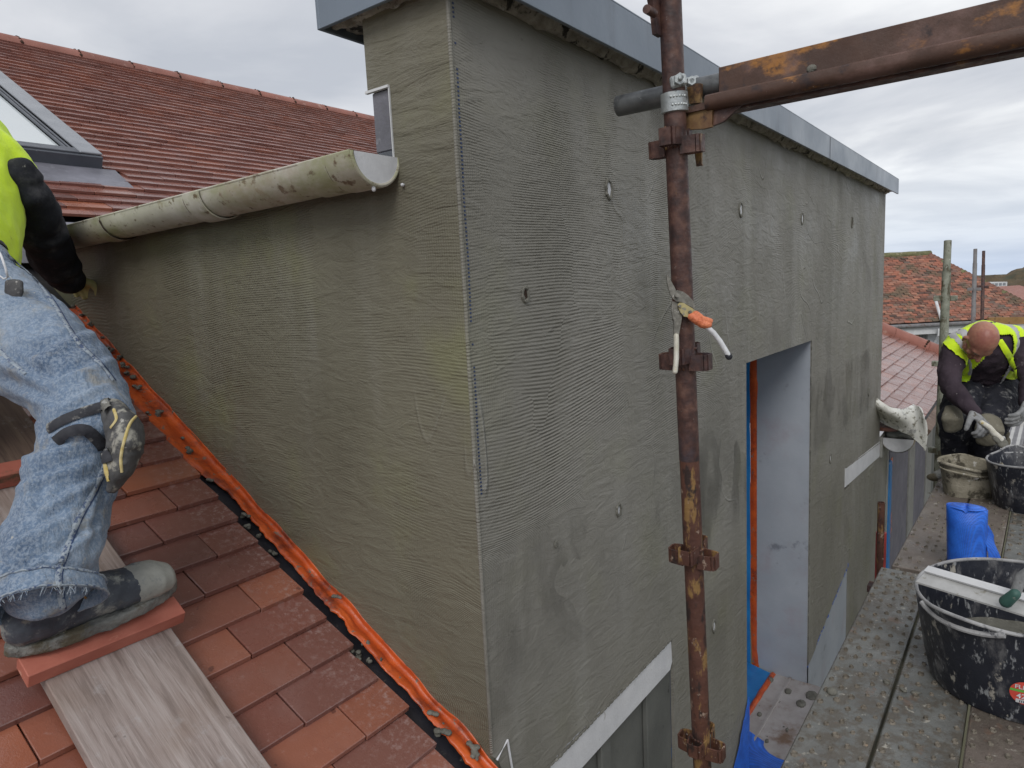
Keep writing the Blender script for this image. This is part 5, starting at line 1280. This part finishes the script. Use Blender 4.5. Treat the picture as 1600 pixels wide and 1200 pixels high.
def build_head(M_, parent, neck=True):
    mb = MB(); R3 = M_.to_3x3(); g = lambda *p: M_ @ V(p)
    mb.ball(g(0, -.012, .028), (.076, .096, .086), R3, 20, 14)
    mb.ball(g(0, .028, .010), (.064, .066, .070), R3, 16, 10)
    mb.capsule([g(0, .020, -.030), g(0, .052, -.068), g(0, .066, -.082)], [.052, .034, .022], 14)
    mb.capsule([g(-.045, .022, -.055), g(0, .068, -.078), g(.045, .022, -.055)], [.020, .018, .020], 10)
    mb.capsule([g(0, .086, .012), g(0, .100, -.010), g(0, .106, -.024)], [.008, .010, .014], 10)
    mb.capsule([g(-.013, .092, -.027), g(.013, .092, -.027)], .009, 8)
    mb.capsule([g(-.042, .066, .022), g(-.018, .080, .020), g(.018, .080, .020), g(.042, .066, .022)], [.012, .013, .013, .012], 10)
    for sx in (-1, 1):
        mb.ball(g(sx*.040, .056, -.022), (.022, .020, .022), R3, 10, 8)
        mb.capsule([g(sx*.076, -.004, .020), g(sx*.083, -.014, .008), g(sx*.079, -.006, -.026)], [.009, .011, .007], 8)
    mb.capsule([g(-.020, .084, -.050), g(0, .089, -.049), g(.020, .084, -.050)], [.005, .007, .005], 8)
    mb.capsule([g(-.017, .082, -.059), g(0, .087, -.060), g(.017, .082, -.059)], [.005, .008, .005], 8)
    if neck: mb.capsule([g(0, -.030, -.045), g(0, -.050, -.10), g(0, -.075, -.16)], [.056, .058, .066], 16)
    else: mb.capsule([g(0, -.010, -.035), g(0, -.012, -.075)], [.050, .046], 16)
    h = remesh(mb, 'head', MAT['skin'], parent, .0042, 3, lambda c_: .0006*nz(c_, 90))
    for sx in (-1, 1):
        e = MB(); e.ball(g(sx*.030, .074, .003), .0088, seg=12, rings=8); build(e, 'eye', MAT['gutterend'], parent, smooth='all')
        e = MB(); e.capsule([g(sx*.016, .090, .020), g(sx*.034, .086, .024), g(sx*.048, .074, .018)], [.0035, .004, .0025], 6); build(e, 'eyebrow', MAT['hair'], parent)
    return h

# ---- worker on the roof (left)
pa = thing('person', R(.5, 1.8), 'person in faded blue jeans and black sleeves with one boot on the red batten', 'person')
def A3(L): return [AT(*p) for p in L]
hipc = AT(-75, 480, 1.72)
mb = MB()
mb.capsule(A3([(-80, 470, 1.76), (-20, 505, 1.68), (45, 540, 1.60), (104, 588, 1.52), (134, 633, 1.46), (144, 662, 1.42)]), [.155, .146, .118, .096, .082, .076], 20)
mb.capsule(A3([(140, 645, 1.45), (128, 705, 1.42), (103, 770, 1.38), (82, 840, 1.33), (73, 890, 1.30)]), [.078, .077, .080, .082, .084], 20)
mb.capsule(A3([(-80, 470, 1.76), (-95, 400, 1.85)]), [.165, .150], 20)
mb.capsule([AT(-90, 480, 1.75), R(.28, 2.36, .10)+V((-.12, 0, 0)), R(.10, 2.5, .07)], [.15, .10, .08], 18)
mb.capsule([R(.10, 2.5, .07), R(.06, 2.2, .06), R(.04, 2.0, .06)], [.08, .07, .055], 16)
fold_a = folds(.0055, 8, 1.5, (1, 1, .8)); fold_b = folds(.010, 5.5, 6.0, (.9, .9, 1.6))
kneep = AT(128, 650, 1.44); anklep = AT(76, 910, 1.28)
CREASE = [(15, 728, 125, 700, 7, .008), (20, 770, 150, 722, 8, .010), (40, 812, 165, 745, 7, .008), (5, 868, 120, 800, 8, .009), (70, 888, 165, 812, 7, .009), (20, 905, 90, 860, 6, .006),
          (-5, 560, 85, 606, 9, .011), (70, 612, 178, 566, 8, .010), (0, 598, 92, 640, 7, .009), (55, 566, 150, 522, 8, .009), (90, 642, 172, 604, 6, .008), (20, 470, 112, 506, 9, .008), (-10, 520, 90, 540, 8, .008), (60, 720, 35, 812, 7, .006), (150, 760, 118, 880, 6, .006)]
def jean_disp(c):
    k = exp(-((c-kneep).length/.13)**2); a = exp(-((c-anklep).length/.14)**2)
    # bunched folds round the knee and above the hem, long diagonal creases between
    q = sin(((c-kneep).dot((anklep-kneep).normalized()))*95+3*nz(c, 9))*.5
    z_ = c.dot(CF); px = 800+FPX*c.dot(CR)/z_; py = 600-FPX*c.dot(CU)/z_; cr_ = 0
    for (x0, y0, x1, y1, w_, am) in CREASE:
        dx, dy = x1-x0, y1-y0; L2 = dx*dx+dy*dy; t_ = max(0, min(1, ((px-x0)*dx+(py-y0)*dy)/L2)); d_ = ((px-x0)*dy-(py-y0)*dx)/sqrt(L2) + 3*nz(c, 14)
        e_ = (px-x0-dx*t_)**2+(py-y0-dy*t_)**2
        if e_ < 2500: k_ = (1-abs(2*t_-1)**3); cr_ += am*k_*(exp(-(d_/w_)**2) - .9*exp(-((d_-1.5*w_)/(w_*.8))**2))*(1 if e_ <= d_*d_+60 else exp(-(e_-d_*d_-60)/200))
    return cr_ + fold_a(c)*.8 + fold_b(c)*.9 + (.0075*q*k) + .0085*a*sin(c.z*105+4*nz(c, 7))*.5 + .002*nz(c, 45)
jeans = remesh(mb, 'jeans', MAT['denim'], pa, .0075, 3, jean_disp)
axs = (AT(74, 925, 1.272)-AT(84, 830, 1.335)).normalized(); hc = AT(74, 905, 1.285)
ha = CF.cross(axs).normalized(); hb = axs.cross(ha)
def hemf(u, v):
    a = 2*pi*u; r = .0905+.005*v+.0045*sin(a*3+1)+.0025*nz((cos(a)*3, sin(a)*3, v*3), 1)
    return hc + ha*cos(a)*r*1.03 + hb*sin(a)*r + axs*(.010+.040*v+.010*cos(a+1.0)*v+.003*nz((cos(a)*9, sin(a)*9, 0), 1))
mb = MB(); mb.sheet(hemf, 72, 6, .003); hem = build(mb, 'hem', MAT['denim'], pa, smooth='all')
mb = MB()
for vv in (.12, .93): mb.tube([hemf(i/72, vv)+(hemf(i/72, vv)-hc-axs*.03).normalized()*.001 for i in range(72)], .0022, 6, close=True)
build(mb, 'hem_stitching', MAT['stitch'], pa, smooth='all', kind='stuff')
mb = MB(); fr = random.Random(4)
for i in range(46):
    u = .02+.26*fr.random() + .5; p = hemf(u % 1, 1.0); mb.tube([p, p+axs*.008+V((fr.uniform(-1, 1), fr.uniform(-1, 1), fr.uniform(-1, .2)))*.007], .0006, 4)
build(mb, 'frayed_threads', MAT['stitch'], pa, kind='stuff')
bj = bvh_of(jeans, hem)
seam1 = [(12, 400), (34, 418), (58, 440), (84, 475), (106, 512), (128, 541), (155, 567), (176, 594)]
seam2 = [(164, 727), (148, 765), (122, 812), (104, 858), (92, 895), (94, 925), (98, 950)]
for s_ in (seam1, seam2):
    ribbon('side_seam', s_, .011, bj, MAT['stitch'], pa, .001, .0022, 70)
    ribbon('seam_shadow', [(x+5, y+1) for x, y in s_], .003, bj, MAT['navy'], pa, .0008, .0008, 70)
ribbon('pocket_edge', [(-6, 540), (12, 560), (28, 574), (40, 585)], .008, bj, MAT['stitch'], pa, .001, .0015, 30)
# vest and torso
mb = MB(); mb.capsule(A3([(-82, 420, 1.82), (-66, 330, 1.95), (-48, 268, 2.05), (-56, 218, 2.12)]), [(.165, .15), (.175, .155), (.17, .15), (.12, .12)], 20)
mb.capsule(A3([(-32, 250, 2.05), (4, 256, 2.07), (18, 268, 2.08)]), [.10, .085, .070], 18)
vest = remesh(mb, 'vest', MAT['hivis'], pa, .009, 3, lambda c: folds(.007, 7, 3.3, (1, 1, .7))(c)+.002*nz(c, 30))
bv = bvh_of(vest, jeans)
ribbon('waist_belt', [(-10, 372), (8, 384), (26, 398), (44, 418), (58, 436)], .034, bj, MAT['strap'], pa, .003, .002, 30)
# sleeve
ARM = [(28, 278, 2.03), (44, 302, 2.06), (57, 335, 2.12), (68, 368, 2.18), (84, 402, 2.28), (102, 428, 2.36), (110, 438, 2.40)]
mb = MB(); mb.capsule(A3(ARM), [.050, .060, .064, .067, .066, .056, .046], 20)
mb.capsule(A3([(34, 262, 2.02), (42, 280, 2.04)]), [.030, .045], 14)
def arm_disp(c):
    a = (AT(110, 438, 2.4)-AT(16, 272, 2.03)).normalized(); t = (c-AT(16, 272, 2.03)).dot(a)
    return folds(.007, 7, 8.1, (1, 1, .6))(c) + .003*sin(t*75+8*nz(c, 7)) + .003*nz(c, 26)
slv = remesh(mb, 'sleeve', MAT['black'], pa, .0065, 2, arm_disp)
mb = MB(); mb.tube([AT(41+14*cos(q), 262+26*sin(q), 2.02-.03*cos(q)) for q in [i*.3 for i in range(9)]], .004, 6)
mb = MB(); hand(mb, AT(112, 440, 2.42), AT(133, 446, 2.56)-AT(112, 440, 2.42), V((.3, .2, -1)), .95, .7, -1)
remesh(mb, 'gloved_hand', MAT['glovey'], pa, .004, 2)
# other arm, neck and head (outside the frame)
mb = MB(); mb.capsule(A3([(-130, 260, 2.1), (-150, 330, 2.2), (-90, 380, 2.5)]), [.065, .055, .045], 14); remesh(mb, 'sleeve', MAT['black'], pa, .012, 2, folds(.005, 8))
mb = MB(); hand(mb, AT(-88, 382, 2.52), V((.4, .6, -.2)), V((0, 0, -1)), .95, .6, 1); remesh(mb, 'gloved_hand', MAT['glovey'], pa, .005, 2)
HM_ = head(AT(-72, 150, 2.28), V((.75, .62, -.45)), V((.1, .2, 1)))
build_head(HM_, pa)
mb = MB(); mb.ball(HM_ @ V((0, -.014, .045)), (.083, .102, .082), HM_.to_3x3(), 20, 12); remesh(mb, 'beanie', MAT['black'], pa, .008, 2)
# boot
BO = R(.366, 1.790, .078); bx = V((1, .02, .03)).normalized(); bz = V((.0, -.28, .96)).normalized(); bz = (bz-bx*bz.dot(bx)).normalized(); by = bz.cross(bx)
def B(x, y, z): return BO + bx*x + by*y + bz*z
mb = MB()
mb.capsule([B(.035, 0, .055), B(.10, 0, .060), B(.16, 0, .056), (B(.21, 0, .047)), B(.275, 0, .042)], [(.046, .040), (.052, .043), (.046, .045), (.040, .047), (.034, .044)], 20, up=bz)
mb.capsule([B(.055, 0, .06), B(.06, 0, .12), B(.066, 0, .165)], [.046, .048, .050], 18)
mb.capsule([B(.10, 0, .10), B(.15, 0, .080), B(.19, 0, .062)], [(.032, .030), (.030, .028), (.026, .026)], 14, up=bz)
boot = remesh(mb, 'boot', MAT['boot'], pa, .0045, 3, lambda c: .0018*nz(c, 28)+.0016*folds(1, 24)(c))
mb = MB(); mb.capsule([B(.245, 0, .045), B(.282, 0, .041), B(.292, 0, .038)], [(.0425, .050), (.038, .049), (.034, .044)], 20, up=bz)
tc_ = remesh(mb, 'toe_cap', MAT['toecap'], boot, .004, 2, lambda c: .0012*nz(c, 40))
mb = MB(); ol = []
for i in range(40):
    a = 2*pi*i/40; x = .165+.168*cos(a); hw = (.050 if x > .16 else .041+.006*sin((x)*20)); y = hw*sin(a)*(1.0 if abs(cos(a)) < .9 else 1)
    ol.append(B(x, y*1.05, -.006))
mb.prism(ol, bz*.026)
sole = remesh(mb, 'sole', MAT['sole'], boot, .0035, 2, lambda c: .0022*nz(c, 45)+.001*nz(c, 150))
mb = MB()
for i, (x, z) in enumerate(((.135, .112), (.155, .102), (.175, .091))):
    mb.tube([B(x, -.024, z-.006), B(x+.004, -.008, z+.004), B(x, .010, z+.004)], .0024, 6)
mb.tube([B(.130, -.02, .118), B(.118, -.035, .108), B(.125, -.047, .092)], .0022, 6)
build(mb, 'laces', MAT['board'], boot, smooth='all')
bb = bvh_of(boot, tc_, sole)
# knee pad
mb = MB(); mb.capsule(A3([(181, 645, 1.40), (199, 672, 1.355), (200, 700, 1.335), (188, 738, 1.325), (176, 762, 1.32)]), [(.022, .034), (.029, .046), (.028, .046), (.020, .038), (.010, .020)], 16, up=CR)
mb.capsule(A3([(168, 640, 1.39), (183, 690, 1.335), (172, 740, 1.315)]), [(.012, .020), (.016, .026), (.010, .018)], 14, up=CR)
kp = remesh(mb, 'knee_pad', MAT['pad'], pa, .004, 2, lambda c: .0022*folds(1, 22)(c)+.0008*nz(c, 120))
bk = bvh_of(kp, jeans)
ribbon('pad_trim', [(178, 640), (182, 655), (174, 668), (186, 648)][:3], .006, bk, MAT['trim'], pa, .001, .002, 20)
ribbon('pad_trim', [(217, 646), (203, 662), (194, 690), (189, 715), (190, 738)], .0055, bk, MAT['trim'], pa, .001, .002, 40)
ribbon('pad_trim', [(163, 718), (166, 735), (170, 752)], .0085, bk, MAT['trim'], pa, .001, .002, 20)
ribbon('pad_strap', [(78, 670), (100, 657), (130, 645), (152, 638), (172, 634)], .021, bk, MAT['strap'], pa, .004, .003, 40)
ribbon('pad_strap', [(88, 690), (108, 676), (132, 672), (150, 684), (164, 704), (170, 722)], .023, bk, MAT['strap'], pa, .004, .003, 40)
ribbon('buckle', [(164, 627), (168, 634), (172, 642)], .020, bk, MAT['snips'], pa, .006, .003, 10)
# car key on a lanyard
ky = thing('car_key', AT(22, 455, 1.50), 'dusty black car key fob hanging at the hip of the person on the roof', 'car key')
h = bj.ray_cast(V((0, 0, 0)), ray(22, 452).normalized()); kd = (h[0].dot(CF)-.022) if h[0] is not None else 1.5
mb = MB(); mb.capsule(A3([(22, 441, kd), (22, 456, kd), (21, 466, kd)]), [(.0205, .007), (.0215, .008), (.016, .006)], 18, up=CR); build(mb, 'fob', MAT['key'], ky, smooth='all')
mb = MB(); mb.prism(A3([(19, 470, kd), (27, 470, kd), (30, 497, kd), (26, 499, kd), (23, 497, kd)]), CF*.003); build(mb, 'blade', MAT['alu'], ky)
mb = MB(); mb.tube(A3([(12, 433, kd), (9, 420, kd-.005), (5, 408, kd-.005), (1, 398, kd), (-4, 390, kd+.01)]), .0026, 8); mb.tube(A3([(12, 433, kd), (6, 436, kd), (1, 432, kd), (-6, 428, kd)]), .002, 8); build(mb, 'lanyard', MAT['whitegrip'], ky, smooth='all')
mb = MB(); c = AT(14, 436, kd); mb.tube([c+CR*.006*cos(i*pi/5)+CU*.006*sin(i*pi/5) for i in range(10)], .001, 6, close=True); build(mb, 'ring', MAT['galvclean'], ky)

# ---- worker bending over the buckets (right)
pb = thing('person', PZ(1500, 738, WZ), 'bald person in a yellow hi-vis vest bending over buckets on the walkway with a trowel', 'person')
mb = MB()
mb.capsule(A3([(1512, 606, 4.22), (1542, 600, 4.24), (1566, 606, 4.22)]), [.115, .13, .115], 18)
mb.capsule(A3([(1514, 608, 4.18), (1500, 632, 4.02), (1490, 652, 3.92)]), [.098, .090, .078], 18)
mb.capsule(A3([(1490, 652, 3.92), (1491, 690, 4.0), (1492, 722, 4.06)]), [.074, .066, .064], 16)
mb.capsule(A3([(1564, 606, 4.18), (1556, 638, 4.0), (1546, 664, 3.88)]), [.108, .100, .086], 18)
mb.capsule(A3([(1545, 664, 3.88), (1536, 704, 3.96), (1530, 742, 4.04)]), [.080, .070, .066], 16)
tro = remesh(mb, 'trousers', MAT['trousers'], pb, .011, 2, lambda c: folds(.011, 9, 2.2)(c)+.003*nz(c, 40))
mb = MB()
TOR = A3([(1540, 592, 4.20), (1537, 565, 4.08), (1535, 545, 3.98)])
mb.capsule(TOR, [(.155, .11), (.175, .12), (.165, .115)], 20, up=CR)
mb.capsule(A3([(1497, 545, 3.98), (1535, 534, 4.02), (1578, 534, 3.98)]), [.075, .10, .078], 18)
mb.capsule(A3([(1492, 550, 3.96), (1484, 582, 3.90), (1486, 606, 3.84), (1506, 628, 3.76), (1520, 644, 3.71)]), [.068, .060, .055, .046, .038], 16)
mb.capsule(A3([(1583, 538, 3.96), (1600, 562, 3.90), (1610, 596, 3.84), (1604, 628, 3.78)]), [.070, .062, .050, .038], 16)
shirt = remesh(mb, 'shirt', MAT['shirt'], pb, .010, 2, lambda c: folds(.008, 10, 5.2)(c)+.002*nz(c, 50))
HR_ = head(AT(1531, 533, 3.78), (-CF*.30 - V((0, 0, 1))*.92 - CR*.14), (-CF*.92 + V((0, 0, 1))*.34 - CR*.03), .98)
build_head(HR_, pb, False)
# vest: a shell round chest and shoulders with arm holes and an open front
mb = MB()
mb.capsule(A3([(1540, 590, 4.20), (1537, 565, 4.08), (1535, 543, 3.985)]), [(.172, .128), (.19, .138), (.182, .132)], 24, up=CR)
mb.capsule(A3([(1500, 543, 3.99), (1535, 531, 4.03), (1576, 531, 3.99)]), [.088, .114, .090], 20)
o = remesh(mb, 'vest_shell', MAT['hivis'], pb, .009, 3, lambda c: folds(.007, 8, 9.2)(c)+.002*nz(c, 30))
vc = AT(1536, 540, 3.98)
bm = bmesh.new(); bm.from_mesh(o.data); bm.normal_update()
kill = []; grey = []
for f in bm.faces:
    p = f.calc_center_median()-vc; x = p.dot(CR); y = p.dot(CU); fr_ = f.normal.dot(-CF)
    if abs(x) > .205: kill.append(f); continue
    if fr_ > -.10 and y < .055:
        hw = .042+.30*max(0, -y) if x < 0 else .075+.22*max(0, .02-y)
        if abs(x-.005) < hw and not (x < -.01 and y > .0): kill.append(f); continue
    if y < -.235: kill.append(f); continue
    if fr_ > .0 and y < -.02 and x > .14: kill.append(f); continue
    f.material_index = 1 if .112 < abs(x) < .158 else 0
bmesh.ops.delete(bm, geom=kill, context='FACES')
def split_part(bm0, mi, name, mat):
    b2 = bm0.copy(); bmesh.ops.delete(b2, geom=[f for f in b2.faces if f.material_index != mi], context='FACES')
    for f in b2.faces: f.material_index = 0
    me = bpy.data.meshes.new(name); b2.to_mesh(me); b2.free(); t_ = bpy.data.objects.new('t', me); COL.objects.link(t_)
    md = t_.modifiers.new('s', 'SOLIDIFY'); md.thickness = .004; md.offset = 0
    me2 = bpy.data.meshes.new_from_object(t_.evaluated_get(bpy.context.evaluated_depsgraph_get())); bpy.data.objects.remove(t_); me2.name = name
    ob = link(name, me2, mat, pb, 'all'); return ob
v1 = split_part(bm, 0, 'vest', MAT['hivis']); v2 = split_part(bm, 1, 'reflective_band', MAT['reflect']); bm.free(); bpy.data.objects.remove(o)
bvv = bvh_of(v1, v2)
for i, (x, y) in enumerate(((1499, 515), (1503, 512.5), (1507, 510.5), (1511, 508), (1516, 506), (1521, 504.5), (1537, 505), (1541, 504.3), (1545, 504), (1549, 503.6), (1554, 503.4))):
    ribbon('back_print', [(x-1.3, y+.5), (x, y+.1), (x+1.3, y-.3)], .012, bvv, MAT['print'], pb, .001, .0006, 4)
ribbon('vest_binding', [(1559, 530), (1566, 541), (1574, 551), (1580, 558)], .010, bvh_of(shirt, v1, v2), MAT['dark'], pb, .002, .002, 20)
for pth in ([(1561, 532), (1572, 549), (1582, 566), (1588, 577)], [(1508, 562), (1511, 577), (1509, 590), (1504, 598)]):
    ribbon('vest_edge', pth, .034 if pth[0][0] > 1550 else .046, bvh_of(shirt, tro), MAT['hivis'], pb, .006, .003, 30)
ribbon('vest_edge', [(1481, 531), (1490, 541), (1500, 551), (1510, 562)], .060, bvh_of(shirt, v1, v2), MAT['hivis'], pb, .006, .003, 30)
ribbon('reflective_band', [(1488, 523), (1497, 534), (1506, 545), (1515, 556)], .036, bvh_of(shirt, v1, v2), MAT['reflect'], pb, .010, .003, 30)
ribbon('reflective_band', [(1513, 560), (1517, 572), (1515, 584)], .018, bvh_of(shirt, tro), MAT['reflect'], pb, .009, .003, 20)
ribbon('vest_hem', [(1570, 581), (1580, 586), (1592, 584)], .05, bvh_of(shirt, tro), MAT['hivis'], pb, .010, .003, 20)
# knee pads
for nm, L, r in (('knee_pad', [(1489, 642, 3.85), (1488, 656, 3.82), (1489, 668, 3.84)], [(.048, .030), (.058, .036), (.048, .030)]),
                 ('knee_pad', [(1547, 656, 3.80), (1546, 672, 3.77), (1544, 688, 3.80)], [(.066, .034), (.076, .042), (.062, .034)])):
    mb = MB(); mb.capsule(A3(L), r, 16, up=CR); remesh(mb, nm, MAT['padmud'], pb, .007, 2, lambda c: .004*nz(c, 30))
mb = MB(); mb.ball(AT(1575, 690, 3.86), (.014, .014, .028), seg=10, rings=8); mb.ball(AT(1573, 678, 3.86), (.016, .016, .022), seg=10, rings=8); remesh(mb, 'pad_buckle', MAT['padmud'], pb, .005, 1)
# boots
mb = MB(); mb.capsule(A3([(1492, 730, 4.06), (1474, 740, 4.0), (1458, 746, 3.94)]), [(.040, .05), (.030, .042), (.022, .036)], 16, up=CU); remesh(mb, 'boot', MAT['sole'], pb, .007, 2, lambda c: .004*nz(c, 30))
mb = MB(); mb.capsule([PZ(1532, 735, WZ+.05), PZ(1528, 741, WZ+.045), PZ(1524, 748, WZ+.04)], [.050, .042, .036], 16); remesh(mb, 'boot', MAT['sole'], pb, .007, 2, lambda c: .004*nz(c, 30))
# hands
w1 = AT(1521, 645, 3.70); mb = MB(); hand(mb, w1, AT(1539, 664, 3.62)-w1, -CR*.4-CU*.9+CF*.3, 1.12, 1.15, -1)
remesh(mb, 'gloved_hand', MAT['glove'], pb, .0045, 2, lambda c: .0012*nz(c, 60))
w2 = AT(1603, 632, 3.77); mb = MB(); hand(mb, w2, AT(1596, 652, 3.72)-w2, -CR*.5+CF*.5, 1.10, .8, 1)
remesh(mb, 'gloved_hand', MAT['glove'], pb, .0045, 2, lambda c: .0012*nz(c, 60))
tr = thing('trowel', AT(1560, 685, 3.6), 'mortar covered trowel in the hand of the bending person', 'trowel')
mb = MB(); mb.capsule(A3([(1534, 660, 3.60), (1546, 668, 3.595), (1552, 676, 3.59), (1562, 686, 3.585)]), [.012, .014, .016, .020], 12); build(mb, 'handle', MAT['cream'], tr, smooth='all')
mb = MB(); mb.capsule(A3([(1556, 682, 3.585), (1566, 692, 3.58), (1576, 703, 3.57)]), [(.024, .014), (.028, .014), (.014, .010)], 14, up=CR); remesh(mb, 'blade', MAT['mortar'], tr, .004, 2, lambda c: .003*nz(c, 50))
